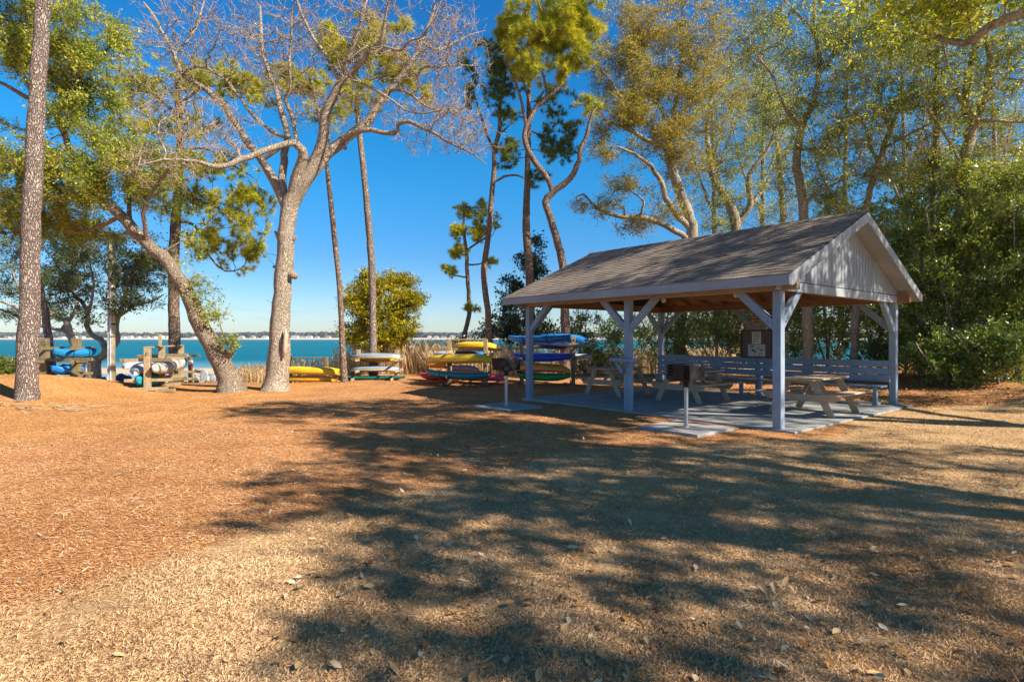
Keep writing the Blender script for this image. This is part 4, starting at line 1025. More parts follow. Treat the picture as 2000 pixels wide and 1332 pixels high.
# 3 leaning live oak
dl = 17.2
lean = [dict(p=[(452, 765, 46), (440, 725, 38), (424, 690, 36), (402, 655, 32), (385, 620, 30), (366, 575, 27), (345, 535, 25), (318, 500, 23), (290, 478, 23), (262, 450, 22), (235, 420, 21), (200, 392, 19), (160, 380, 16), (100, 388, 13), (50, 392, 10), (-10, 380, 8)], d=(dl, dl - 1.2), okf=.45),
        dict(p=[(200, 392, 14), (170, 340, 13), (140, 300, 12), (125, 262, 12), (108, 225, 11), (85, 200, 10), (50, 190, 9), (10, 165, 7), (-40, 150, 5)], d=(dl - .6, dl - 2.0)),
        dict(p=[(125, 262, 7), (135, 220, 6), (150, 180, 5), (160, 120, 4), (150, 60, 3)], d=(dl - 1.6, dl - 1)),
        dict(p=[(50, 190, 6), (45, 140, 5), (60, 100, 4), (40, 40, 3)], d=(dl - 2, dl - 2.5)),
        dict(p=[(262, 450, 10), (250, 400, 8), (262, 340, 7), (280, 290, 5)], d=(dl - .8, dl)),
        dict(p=[(290, 478, 9), (280, 420, 8), (300, 370, 6), (330, 330, 5)], d=(dl - .8, dl - 1.8)),
        dict(p=[(235, 420, 9), (200, 440, 7), (140, 455, 6), (90, 440, 4)], d=(dl - .8, dl + .6)),
        dict(p=[(424, 690, 18), (440, 692, 17), (453, 688, 13), (458, 676, 4), (461, 664, 3)], d=(dl - .1, dl - .3), ok=1)]
lb = [(150, 90, 95, 90, dl - 1.6, 1.3, 240), (175, 170, 70, 60, dl - 1.4, 1.1, 130), (30, 60, 60, 70, dl - 2.2, 1.2, 110), (45, 110, 40, 40, dl - 2.4, .8, 50), (160, 240, 70, 45, dl - 1.4, 1.0, 80), (120, 330, 120, 60, dl - 1.2, 1.4, 200),
      (220, 340, 120, 70, dl - 1.0, 1.4, 260), (290, 320, 90, 50, dl + .6, 1.0, 120), (60, 400, 80, 50, dl - .8, 1.2, 130), (160, 440, 90, 36, dl + .8, 1.0, 120), (20, 300, 50, 60, dl - 1.4, 1.1, 90), (350, 410, 40, 30, dl + 1, .6, 24),
      (372, 480, 22, 30, dl + .2, .4, 14), (402, 570, 36, 35, dl - .3, .4, 17), (408, 612, 35, 18, dl - .4, .4, 9), (458, 662, 28, 12, dl - .5, .3, 10), (370, 520, 30, 30, dl, .4, 15)]
tree('live_oak', 'leaning live oak with a thick crooked trunk bending left over the kayaks', 'tree', lean, lb, 'leaf', ob, M['oakleaf'], seed=31, nmul=1.8, rmul=1.1, leaves=36, rc=.30, size=0.066, flare=.9, tip=.006)
# small low plants / ivy left edge handled below
# 4 pine behind the leaning oak
d3 = 22.5
tree('pine_tree', 'tall pine with a dark shaded trunk right behind the leaning live oak', 'tree',
     [dict(p=[(345, 747, 25), (340, 620, 20), (339, 520, 19), (344, 420, 18), (350, 330, 15), (352, 250, 12), (345, 180, 9), (352, 120, 6)], d=(d3, d3), okf=.5, w=.2),
      dict(p=[(345, 395, 7), (370, 388, 6), (400, 396, 5), (435, 412, 4), (460, 440, 3)], d=(d3, d3 - .6)),
      dict(p=[(345, 430, 6), (380, 440, 5), (410, 500, 4), (440, 530, 3), (470, 525, 2)], d=(d3, d3 + .4)),
      dict(p=[(350, 300, 6), (400, 290, 5), (450, 320, 4), (500, 350, 2)], d=(d3, d3)),
      dict(p=[(352, 230, 6), (310, 190, 5), (270, 170, 3)], d=(d3, d3)), dict(p=[(352, 200, 6), (400, 170, 5), (450, 170, 3)], d=(d3, d3 + .5))],
     [(340, 140, 60, 30, d3, 1.2, 90), (270, 160, 60, 32, d3, 1.2, 80), (440, 160, 60, 40, d3, 1.2, 100), (500, 185, 50, 32, d3 + .4, 1, 60), (330, 235, 90, 40, d3, 1.4, 90), (420, 350, 80, 50, d3 - .4, 1.4, 140), (460, 430, 60, 60, d3 - .4, 1.2, 130),
      (475, 500, 40, 40, d3 + .2, .8, 70), (410, 470, 45, 40, d3, 1, 60), (500, 400, 34, 30, d3, .8, 50), (260, 240, 60, 40, d3, 1.2, 50), (380, 395, 40, 25, d3, 1, 40)],
     'needle', pb2, M['needle'], seed=41, nk=46, nlen=.24, nwid=.018)
# 5 small curved pine trunk
tree('pine_tree', 'slender curved pine just right of the nearest pine trunk', 'tree',
     [dict(p=[(104, 742, 15), (98, 680, 14), (88, 610, 13), (76, 560, 12), (70, 500, 11), (72, 440, 9), (82, 380, 8), (90, 320, 5)], d=(18.6, 18.6), okf=.7)],
     [(75, 420, 50, 60, 18.8, .9, 120), (30, 430, 50, 50, 19, .9, 70), (100, 330, 60, 40, 18.8, .8, 70)], 'needle', pb, M['needledark'], seed=42, nk=28, nlen=.20, nwid=.016)
# 6,7 shore oaks left
d5_ = 25
tree('shore_oak', 'low spreading shore oak with branches reaching left beyond the nearest pine', 'tree',
     [dict(p=[(158, 720, 13), (148, 680, 13), (136, 650, 12), (128, 625, 11), (100, 615, 9), (65, 612, 7), (30, 600, 6), (0, 588, 5), (-40, 570, 3)], d=(d5_, d5_ - 1)),
      dict(p=[(136, 650, 8), (100, 640, 7), (60, 632, 6), (20, 612, 5), (-10, 602, 4)], d=(d5_, d5_ + .6)),
      dict(p=[(130, 630, 8), (150, 600, 7), (140, 560, 6), (120, 530, 5), (100, 500, 3)], d=(d5_, d5_)),
      dict(p=[(65, 612, 5), (40, 570, 4), (20, 520, 3)], d=(d5_, d5_ - .6))],
     [(60, 520, 90, 50, d5_, 1.6, 170), (20, 560, 60, 30, d5_, 1.2, 80), (130, 520, 70, 50, d5_, 1.4, 120), (100, 600, 40, 22, d5_, 1, 40), (130, 470, 70, 40, d5_, 1.2, 90), (30, 470, 60, 40, d5_, 1.2, 80), (20, 610, 30, 16, d5_, .8, 30), (120, 610, 30, 18, d5_, .8, 30)],
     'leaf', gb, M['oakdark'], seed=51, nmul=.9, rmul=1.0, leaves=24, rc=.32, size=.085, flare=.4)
d6 = 21.3
tree('shore_oak', 'grey oak with a low fork and curling arms beside the utility pole', 'tree',
     [dict(p=[(184, 750, 23), (184, 720, 22), (186, 702, 22)], d=(d6, d6), ok=0),
      dict(p=[(188, 704, 14), (203, 694, 13), (206, 680, 12), (196, 664, 10), (178, 652, 9), (170, 636, 9), (172, 612, 8), (160, 590, 7), (140, 570, 5), (110, 555, 4)], d=(d6, d6 + .8), okf=.5),
      dict(p=[(170, 620, 6), (180, 585, 5), (182, 550, 4), (175, 510, 3)], d=(d6, d6)),
      dict(p=[(190, 704, 13), (212, 684, 12), (228, 668, 11), (226, 645, 10), (230, 620, 9), (242, 590, 8), (246, 560, 6), (262, 530, 5), (285, 505, 3)], d=(d6, d6 - .4), okf=.4),
      dict(p=[(232, 615, 5), (262, 598, 5), (290, 590, 4), (320, 575, 3)], d=(d6, d6 - 1)),
      dict(p=[(228, 630, 6), (222, 590, 5), (215, 550, 4), (205, 520, 3)], d=(d6, d6 + .6))],
     [(200, 540, 80, 50, d6, 1.3, 170), (280, 540, 55, 50, d6 - .4, 1.1, 150), (150, 580, 50, 35, d6 + .5, 1.1, 80), (255, 590, 60, 25, d6 - .5, 1, 80), (230, 490, 80, 40, d6, 1.3, 130), (300, 490, 40, 40, d6, 1, 80), (120, 545, 40, 30, d6, 1, 50), (190, 620, 30, 20, d6, .7, 26), (150, 490, 60, 40, d6, 1, 90)],
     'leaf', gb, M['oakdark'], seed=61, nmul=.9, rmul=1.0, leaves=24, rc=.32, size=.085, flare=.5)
# 8, 9 thin pines
d8 = 20.8
tree('pine_tree', 'thin dark leaning pine just right of the bare oak', 'tree',
     [dict(p=[(672, 746, 13), (668, 660, 11), (663, 560, 10), (652, 450, 10), (644, 380, 9), (638, 320, 8), (628, 250, 8), (615, 190, 6), (605, 140, 4)], d=(d8, d8), okf=.75, w=.2)],
     [(600, 170, 60, 40, d8, 1, 110), (560, 160, 40, 30, d8, .8, 50), (640, 220, 40, 30, d8, .8, 40)], 'needle', pb2, M['needle'], seed=71, nk=40, nlen=.22, nwid=.017, flare=.5)
d9 = 22.4
tree('pine_tree', 'straight tall pine with a mid brown trunk in front of the golden cedar', 'tree',
     [dict(p=[(729, 740, 17), (728, 640, 14), (727, 540, 14), (720, 440, 13), (712, 350, 12), (703, 270, 11), (697, 200, 9), (698, 130, 7), (704, 70, 5)], d=(d9, d9), okf=.7, w=.2),
      dict(p=[(698, 170, 5), (740, 150, 4), (790, 150, 3)], d=(d9, d9)), dict(p=[(698, 200, 5), (660, 170, 4), (630, 150, 2)], d=(d9, d9))],
     [(670, 80, 50, 30, d9, 1, 100), (720, 60, 50, 26, d9, 1, 70), (650, 110, 40, 26, d9, .9, 70), (770, 130, 60, 26, d9, 1, 110), (800, 160, 40, 22, d9, .8, 50), (740, 110, 45, 26, d9, .9, 60), (690, 190, 60, 36, d9, 1, 80), (780, 60, 30, 20, d9, .8, 20), (810, 190, 30, 16, d9, .6, 24)],
     'needle', pb, M['needle'], seed=72, nk=46, nlen=.23, nwid=.018, flare=.7)
# 10 golden cedar
d10 = 25.5
ced = [dict(p=[(744, 720, 15), (744, 650, 12), (742, 590, 9), (740, 545, 4)], d=(d10, d10), w=.2)]
tree('cedar_tree', 'bushy golden green cedar behind the pale hulls', 'tree', ced,
     [(742, 555, 45, 24, d10, .9, 90), (700, 590, 30, 35, d10, .9, 80), (790, 590, 38, 30, d10, .9, 110), (745, 610, 60, 50, d10, 1.2, 200), (700, 645, 32, 32, d10, .9, 90), (785, 640, 30, 28, d10, .9, 70), (745, 665, 50, 24, d10, 1.1, 120), (690, 538, 14, 8, d10, .4, 16), (785, 550, 22, 8, d10, .4, 30), (812, 585, 10, 6, d10, .3, 10), (720, 545, 20, 12, d10, .5, 26)],
     'cedar', pb2, M['cedar'], seed=81, rmul=.90, nmul=1.15, leaves=48, rc=.30, size=.11, asp=.38, nf=1.8, th=.05, step=.3)
# 11 small pine
d11 = 27
tree('pine_tree', 'small young pine leaning slightly behind the rack, crown against the sky', 'tree',
     [dict(p=[(904, 735, 9), (906, 665, 9), (915, 620, 9), (916, 580, 8), (912, 530, 8), (910, 490, 7), (905, 430, 5), (905, 405, 3)], d=(d11, d11), okf=.35),
      dict(p=[(911, 541, 4), (890, 538, 3), (872, 534, 2)], d=(d11, d11)), dict(p=[(912, 520, 4), (935, 517, 3), (955, 508, 2)], d=(d11, d11)), dict(p=[(916, 612, 3), (900, 602, 2)], d=(d11, d11)), dict(p=[(910, 490, 4), (935, 472, 4), (960, 462, 2)], d=(d11, d11))],
     [(910, 412, 26, 16, d11, .6, 50), (945, 430, 30, 20, d11, .6, 60), (920, 460, 36, 24, d11, .7, 110), (900, 490, 22, 16, d11, .6, 50), (875, 530, 18, 12, d11, .4, 34), (893, 446, 14, 10, d11, .5, 24), (960, 468, 20, 8, d11, .4, 26), (958, 508, 14, 8, d11, .4, 20), (905, 600, 16, 7, d11, .4, 18), (925, 602, 14, 6, d11, .4, 14), (935, 400, 16, 9, d11, .4, 16)],
     'needle', pb, M['needle'], seed=91, nk=34, nlen=.20, nwid=.02, flare=.4, minr=.004)
# 12 wavy thin pine
d12 = 24.5
tree('pine_tree', 'wavy dark pine left of the pavilion with a sparse dark crown', 'tree',
     [dict(p=[(956, 735, 14), (955, 665, 13), (952, 600, 12), (945, 540, 12), (952, 470, 11), (958, 420, 11), (961, 370, 10), (965, 330, 9), (966, 295, 9), (976, 250, 8), (976, 210, 7), (985, 160, 5), (988, 110, 3)], d=(d12, d12), okf=.78, w=.3),
      dict(p=[(963, 360, 6), (985, 345, 5), (1010, 343, 4), (1024, 350, 3)], d=(d12, d12)), dict(p=[(966, 290, 6), (950, 260, 5), (935, 215, 4), (925, 180, 2)], d=(d12, d12)), dict(p=[(970, 270, 5), (995, 245, 3)], d=(d12, d12))],
     [(960, 150, 60, 36, d12, 1, 110), (935, 110, 40, 26, d12, .9, 40), (985, 200, 30, 30, d12, .8, 50), (930, 190, 24, 20, d12, .8, 30), (1000, 290, 20, 16, d12, .6, 20), (985, 110, 40, 30, d12, .8, 50)],
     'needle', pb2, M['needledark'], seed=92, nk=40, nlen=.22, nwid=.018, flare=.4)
# 13 straight pine behind the left end of the pavilion
d13 = 26
tree('pine_tree', 'straight pine rising behind the left eave of the pavilion', 'tree',
     [dict(p=[(1036, 740, 17), (1034, 640, 16), (1034, 540, 16), (1028, 440, 15), (1030, 350, 12), (1032, 260, 10), (1033, 180, 8), (1036, 100, 5)], d=(d13, d13), okf=.55, w=.2)],
     [(990, 300, 30, 26, d13, 1, 50), (1080, 270, 40, 24, d13, 1, 70), (1100, 300, 34, 20, d13, 1, 50), (1050, 350, 26, 16, d13, .8, 30), (1085, 200, 40, 26, d13, 1, 60), (1020, 120, 70, 50, d13, 1.2, 120), (1000, 230, 30, 20, d13, .8, 20), (1110, 250, 30, 20, d13, .8, 30)],
     'needle', pb2, M['needledark'], seed=93, nk=42, nlen=.24, nwid=.019, flare=.4)
# 14 twisted pine
d14 = 23.0
tree('pine_tree', 'twisted forking pine with a dense yellow green crown above the pavilion', 'tree',
     [dict(p=[(1104, 745, 20), (1104, 640, 18), (1101, 540, 16), (1094, 490, 15), (1082, 450, 14), (1072, 418, 13), (1065, 395, 14)], d=(d14, d14), ok=0, w=.3),
      dict(p=[(1066, 397, 12), (1076, 378, 12), (1100, 362, 12), (1122, 338, 11), (1131, 312, 10), (1134, 290, 9), (1144, 268, 8), (1151, 240, 6), (1162, 215, 4)], d=(d14, d14 - .6), okf=.8),
      dict(p=[(1075, 395, 10), (1079, 378, 10), (1072, 355, 10), (1063, 338, 11), (1046, 318, 11), (1035, 300, 11), (1026, 280, 11), (1026, 258, 10), (1034, 236, 10), (1048, 208, 9), (1070, 188, 8), (1092, 168, 7), (1110, 142, 6), (1119, 110, 5), (1122, 70, 4), (1112, 30, 3)], d=(d14, d14 + .5), okf=.6),
      dict(p=[(1030, 240, 7), (1020, 205, 6), (1010, 170, 5), (996, 140, 4), (982, 110, 3)], d=(d14, d14)), dict(p=[(1078, 180, 5), (1062, 150, 4), (1050, 110, 3), (1060, 60, 2)], d=(d14, d14)), dict(p=[(1040, 222, 5), (1030, 190, 4), (1020, 150, 3)], d=(d14, d14 + .6))],
     [(1060, 40, 75, 45, d14, 1.4, 240), (1120, 40, 55, 50, d14, 1.3, 190), (1010, 80, 50, 36, d14, 1.2, 110), (1080, 100, 80, 36, d14, 1.3, 170), (1150, 40, 32, 50, d14, 1, 90), (1120, 110, 34, 28, d14, .9, 60), (1040, 140, 44, 24, d14, 1, 60), (985, 60, 24, 22, d14, .8, 40), (1090, 150, 30, 18, d14, .8, 36), (1150, 210, 24, 18, d14, .8, 24), (1100, -30, 80, 40, d14, 1.3, 100)],
     'needle', pb2, M['needle'], seed=94, nk=46, nlen=.25, nwid=.019, flare=.4)
# 15 magnolia-like small tree
d15 = 29
tree('evergreen_tree', 'dark glossy leaved small tree behind the left pavilion post', 'tree',
     [dict(p=[(1040, 742, 9), (1040, 650, 8), (1042, 560, 6), (1045, 490, 3)], d=(d15, d15))],
     [(1046, 480, 14, 22, d15, .4, 20), (1035, 520, 36, 28, d15, .8, 70), (1060, 560, 30, 30, d15, .8, 70), (1000, 560, 32, 26, d15, .8, 70), (1010, 610, 55, 32, d15, 1.1, 140), (985, 650, 60, 26, d15, 1.1, 130), (1050, 650, 50, 40, d15, 1.1, 130), (970, 700, 60, 28, d15, 1, 70)],
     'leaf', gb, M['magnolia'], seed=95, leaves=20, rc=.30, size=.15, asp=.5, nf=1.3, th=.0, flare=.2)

# right-hand woods
d16 = 25.5
tree('oak_tree', 'forked pale barked oak directly behind the middle of the pavilion roof, yellowing leaves', 'tree',
     [dict(p=[(1328, 750, 24), (1330, 620, 23), (1352, 470, 22), (1345, 420, 20), (1328, 375, 19), (1314, 335, 18), (1306, 300, 14), (1312, 250, 10), (1320, 190, 7), (1330, 120, 5), (1340, 40, 3)], d=(d16, d16), okf=.45),
      dict(p=[(1306, 300, 11), (1290, 282, 11), (1265, 275, 9), (1240, 258, 8), (1210, 248, 6), (1180, 235, 4)], d=(d16, d16 - 1.2)),
      dict(p=[(1345, 455, 12), (1318, 415, 11), (1300, 385, 11), (1292, 358, 10), (1272, 325, 8), (1250, 308, 6), (1215, 290, 4)], d=(d16, d16 - 1.5)),
      dict(p=[(1330, 470, 12), (1295, 438, 11), (1260, 426, 10), (1220, 424, 9), (1180, 415, 7), (1155, 395, 5), (1140, 380, 4), (1125, 385, 2)], d=(d16, d16 - 2), okf=.5),
      dict(p=[(1222, 424, 4), (1218, 405, 4), (1205, 400, 2)], d=(d16 - 1, d16 - 1.2)), dict(p=[(1258, 426, 5), (1258, 400, 5), (1250, 385, 4), (1225, 370, 3)], d=(d16 - .8, d16 - 1)),
      dict(p=[(1312, 250, 7), (1280, 200, 6), (1250, 150, 5), (1230, 90, 3)], d=(d16, d16 - 1)), dict(p=[(1314, 240, 7), (1350, 200, 6), (1380, 130, 4), (1400, 70, 3)], d=(d16, d16 + 1)), dict(p=[(1240, 258, 5), (1225, 215, 4), (1200, 170, 3)], d=(d16 - 1.2, d16 - 1.8))],
     [(1320, 70, 120, 70, d16, 2, 420), (1240, 150, 90, 80, d16 - .5, 1.8, 420), (1350, 180, 110, 80, d16, 2, 420), (1200, 220, 55, 50, d16 - 1, 1.3, 170), (1280, 260, 90, 45, d16 - .5, 1.5, 240), (1180, 300, 30, 26, d16 - 1, .8, 40), (1170, 400, 46, 22, d16 - 1.6, .8, 50), (1240, 440, 40, 18, d16 - 1, .8, 40), (1225, 350, 40, 30, d16 - 1, .9, 50),
      (1300, 400, 50, 40, d16, 1, 60), (1340, 320, 50, 40, d16, 1.2, 100), (1230, 60, 70, 50, d16, 1.4, 130)],
     'leaf', gb, M['oakyellow'], seed=101, nmul=1.9, rmul=1.15, leaves=28, nsub=4, rc=.38, size=.070, nf=1.0, th=-.02)
d17 = 28.0
tree('oak_tree', 'dark trunked oak with a dense crown behind the roof, right of the pale forked one', 'tree',
     [dict(p=[(1440, 750, 22), (1440, 600, 22), (1440, 460, 20), (1425, 400, 18), (1405, 365, 15), (1390, 335, 13), (1385, 300, 11), (1380, 250, 8), (1390, 180, 5)], d=(d17, d17), okf=.45),
      dict(p=[(1440, 440, 13), (1465, 400, 12), (1460, 360, 10), (1470, 330, 8), (1500, 290, 6), (1520, 240, 4)], d=(d17, d17 - 1)), dict(p=[(1400, 360, 8), (1404, 330, 8), (1398, 300, 6), (1410, 260, 4)], d=(d17, d17)), dict(p=[(1392, 340, 7), (1355, 330, 5), (1335, 345, 3)], d=(d17, d17)), dict(p=[(1455, 410, 8), (1490, 370, 7), (1510, 340, 5), (1545, 320, 3)], d=(d17, d17 + 1))],
     [(1430, 250, 90, 70, d17, 1.8, 300), (1490, 300, 70, 60, d17, 1.6, 200), (1390, 350, 50, 50, d17, 1.4, 130), (1450, 400, 60, 40, d17, 1.4, 150), (1430, 150, 80, 60, d17, 1.6, 200), (1520, 200, 60, 60, d17, 1.6, 130), (1540, 400, 60, 40, d17, 1.3, 100), (1400, 430, 50, 26, d17, 1, 80)],
     'leaf', gb, M['oakleaf'], seed=102, nmul=1.25, rmul=1.2, leaves=19, nsub=4, rc=.38, size=.070)
d19 = 20.5
tree('oak_tree', 'tall oak whose mottled trunk shows under the roof beside the right corner post', 'tree',
     [dict(p=[(1578, 748, 21), (1577, 640, 19), (1575, 540, 18), (1572, 440, 18), (1566, 380, 17), (1556, 310, 15), (1568, 240, 13), (1590, 200, 11), (1600, 130, 9), (1594, 70, 7), (1590, 10, 5), (1595, -60, 3)], d=(d19, d19), okf=.5),
      dict(p=[(1568, 250, 8), (1530, 200, 7), (1510, 150, 5), (1480, 110, 3)], d=(d19, d19 - 1)), dict(p=[(1600, 140, 7), (1640, 90, 5), (1660, 30, 3)], d=(d19, d19 - 1.5)), dict(p=[(1594, 70, 6), (1560, 30, 4), (1530, 0, 3)], d=(d19, d19 + .6)), dict(p=[(1562, 300, 7), (1600, 290, 5), (1640, 250, 4), (1680, 235, 3)], d=(d19, d19 - 1.2)), dict(p=[(1572, 400, 6), (1610, 370, 5), (1650, 350, 3)], d=(d19, d19 - .6))],
     [(1580, 60, 110, 70, d19, 1.8, 330), (1500, 110, 70, 60, d19, 1.4, 170), (1640, 140, 80, 60, d19 - .6, 1.5, 190), (1560, 200, 80, 50, d19, 1.5, 190), (1640, 260, 90, 45, d19 - .8, 1.5, 220), (1590, 340, 80, 50, d19, 1.5, 190), (1500, 20, 60, 40, d19, 1.2, 110), (1680, 50, 70, 50, d19 - 1, 1.4, 130), (1620, 400, 60, 30, d19, 1.2, 90)],
     'leaf', M['palebark'], M['oakleaf'], seed=103, nmul=1.25, rmul=1.2, leaves=19, nsub=4, rc=.38, size=.070)
d18 = 29.0
tree('oak_tree', 'slim bare lower trunk oak between the two thicker trunks behind the roof', 'tree',
     [dict(p=[(1534, 748, 13), (1532, 600, 13), (1530, 450, 12), (1526, 380, 11), (1522, 310, 9), (1512, 250, 7), (1500, 180, 5)], d=(d18, d18), okf=.6), dict(p=[(1523, 320, 6), (1545, 280, 4), (1550, 230, 3)], d=(d18, d18))],
     [(1510, 230, 50, 50, d18, 1.2, 120), (1490, 170, 50, 40, d18, 1.2, 90), (1530, 330, 40, 40, d18, 1, 60)], 'leaf', gb, M['oakleaf'], seed=104, nmul=1.7, rmul=1.2, leaves=19, nsub=4, rc=.38, size=.070)
d20 = 20.5
tree('oak_tree', 'slender oak leaning right above the gable peak', 'tree',
     [dict(p=[(1668, 752, 14), (1672, 600, 14), (1688, 440, 12), (1700, 370, 11), (1716, 320, 11), (1732, 275, 10), (1745, 235, 7), (1770, 190, 5), (1800, 130, 4)], d=(d20, d20), okf=.5),
      dict(p=[(1716, 320, 7), (1700, 290, 6), (1690, 250, 4), (1670, 220, 3)], d=(d20, d20 + .5)), dict(p=[(1740, 250, 6), (1720, 200, 5), (1740, 130, 4), (1745, 60, 3)], d=(d20, d20 - 1)), dict(p=[(1730, 290, 5), (1780, 260, 4), (1820, 240, 3)], d=(d20, d20 - 1))],
     [(1740, 150, 90, 60, d20 - .6, 1.3, 220), (1690, 240, 60, 40, d20, 1.2, 120), (1790, 230, 80, 50, d20 - .6, 1.3, 170), (1740, 60, 90, 50, d20 - .6, 1.4, 180), (1700, 340, 50, 36, d20, 1, 70), (1760, 330, 60, 30, d20, 1, 80)],
     'leaf', gb, M['oakleaf'], seed=105, nmul=1.5, rmul=1.2, leaves=19, nsub=4, rc=.38, size=.070)
d21 = 20.0
tree('oak_tree', 'thin straight ivy clad trunk right of the gable', 'tree',
     [dict(p=[(1822, 745, 10), (1824, 600, 10), (1822, 440, 10), (1826, 330, 9), (1828, 220, 9), (1830, 120, 7), (1832, 40, 6), (1836, -40, 3)], d=(d21, d21), okf=.35)],
     [(1826, 300, 14, 90, d21, .3, 60), (1830, 60, 70, 60, d21, 1.2, 140), (1800, 30, 70, 40, d21, 1.2, 110), (1830, 180, 40, 40, d21, .8, 50)], 'leaf', gb, M['oakdark'], seed=106, nmul=1.7, rmul=1.2, leaves=19, nsub=4, rc=.38, size=.070)
d22 = 19.0
tree('oak_tree', 'large forked grey oak at the upper right with open leafy branches', 'tree',
     [dict(p=[(1868, 740, 24), (1870, 560, 22), (1878, 420, 20), (1884, 330, 19), (1896, 262, 20), (1905, 240, 18)], d=(d22, d22), okf=.6),
      dict(p=[(1900, 250, 15), (1886, 215, 14), (1888, 170, 12), (1898, 130, 11), (1906, 80, 9), (1915, 30, 7), (1925, -20, 5)], d=(d22, d22 + .6)),
      dict(p=[(1905, 245, 14), (1922, 195, 12), (1930, 160, 11), (1932, 110, 9), (1928, 60, 8), (1938, 10, 6)], d=(d22, d22 - .8)),
      dict(p=[(1912, 240, 8), (1945, 235, 7), (1990, 240, 5), (2050, 240, 4)], d=(d22, d22 - .6)), dict(p=[(1928, 180, 8), (1960, 155, 7), (2000, 110, 5), (2060, 70, 3)], d=(d22, d22 - 1)), dict(p=[(1890, 200, 7), (1865, 175, 6), (1850, 120, 4), (1840, 70, 3)], d=(d22, d22 - 1)),
      dict(p=[(1885, 330, 7), (1850, 270, 5), (1810, 210, 4)], d=(d22, d22 - .6))],
     [(1900, 60, 120, 70, d22 - .4, 1.5, 330), (1980, 170, 80, 70, d22 - .4, 1.4, 230), (1850, 190, 70, 60, d22 - .6, 1.2, 130), (1930, 330, 100, 50, d22, 1.3, 250), (2040, 60, 80, 80, d22 - .6, 1.4, 160), (1840, 330, 60, 36, d22, 1, 90), (1800, 90, 70, 50, d22 - 1, 1.2, 100)],
     'leaf', M['palebark'], M['oakleaf'], seed=107, nmul=1.4, rmul=1.2, leaves=19, nsub=4, rc=.38, size=.070)

# dense evergreen thicket behind the pavilion and along the right
def shrub(px, d, top, wpx, n, seed, label, m='hedge', bot=745, rd=1.0, size=.105, leaves=36, name='evergreen_shrub', rc=.34):
    rg_ = random.Random(seed); x = gx(px, d); zb = gzf(x, d); yb = HY + (H - zb) * F / d
    limbs = [dict(p=[(px, yb, 6), (px + rg_.uniform(-8, 8), yb - (yb - top) * .35, 5), (px + rg_.uniform(-14, 14), yb - (yb - top) * .8, 3)], d=(d, d), okf=.15)]
    for k in range(3):
        sx = (k - 1) * wpx * .5 + rg_.uniform(-8, 8); limbs.append(dict(p=[(px + sx * .05, yb - 8, 4), (px + sx * .6, yb - (yb - top) * .4, 3), (px + sx, yb - (yb - top) * .75, 2)], d=(d, d + rg_.uniform(-.6, .6))))
    hh = (yb - top)
    bl = [(px, top + hh * .30, wpx * .40, hh * .26, d, rd * .8, int(n * .40)), (px - wpx * .22, top + hh * .52, wpx * .36, hh * .28, d, rd, int(n * .36)), (px + wpx * .22, top + hh * .55, wpx * .36, hh * .28, d, rd, int(n * .36)), (px, top + hh * .78, wpx * .55, hh * .20, d, rd, int(n * .28))]
    tree(name, label, 'shrub', limbs, bl, 'leaf', gb, M[m], seed=seed, leaves=leaves, rc=rc, size=size, flare=.0, tip=.006, group='evergreen thicket around the pavilion', nf=1.1, th=-.12, base=(x, d), crown='foliage')
SH = [(905, 26.5, 655, 80, 60, 'low shrub at the foot of the young pine behind the middle rack', 'hedge'),
      (1140, 25, 600, 130, 130, 'shrub seen through the first bay of the pavilion', 'hedge'), (1230, 27, 590, 120, 100, 'shrub seen between the middle post and the back left post', 'hedge'),
      (1300, 25, 560, 110, 90, 'shrub left of the thick oak trunk, seen under the roof', 'hedge'), (1400, 24, 480, 150, 240, 'tall shrub behind the notice board', 'hedge'), (1500, 23.5, 440, 130, 220, 'tall shrub between the notice board and the corner post', 'hedge'),
      (1620, 22.5, 400, 150, 300, 'shrub behind the bench, right of the corner post', 'hedge'), (1720, 21, 380, 150, 300, 'dense shrub right behind the back right post', 'hedge'), (1800, 19.5, 335, 160, 360, 'tall dense shrub just right of the pavilion', 'hedge'),
      (1890, 18.5, 300, 180, 420, 'tall dense shrub near the right edge, second from the edge', 'hedge'), (1985, 17.8, 270, 190, 440, 'tall dense shrub cut by the right edge of the picture', 'hedge'), (2090, 17, 320, 170, 260, 'shrub just beyond the right edge', 'hedge'),
      (1850, 17.3, 640, 130, 130, 'low round shrub at the foot of the right thicket', 'hedge'), (1950, 16.6, 620, 150, 150, 'low shrub at the right edge where leaf litter rises', 'hedge'), (1770, 20.5, 640, 110, 100, 'low shrub beside the bench end, under the taller ones', 'hedge')]
for i, (px, d, top, wpx, n, lab, m) in enumerate(SH): shrub(px, d, top, wpx, n, 200 + i, lab, m, rd=1.2, leaves=36, size=.10)
# second row of woods further back that closes the gaps
for i, (px, d, top, wpx, n) in enumerate([(1380, 30, 560, 190, 120), (1500, 31, 540, 200, 150), (1640, 30, 350, 250, 260), (1790, 28, 270, 260, 330), (1930, 26, 220, 260, 360)]):
    shrub(px, d, top, wpx, n, 240 + i, 'back row thicket tree, %s' % ('behind the notice board', 'behind the corner post', 'behind the back right post', 'past the right eave', 'at the right edge')[i], 'hedge', rd=2.0, size=.16, leaves=40, rc=.5)
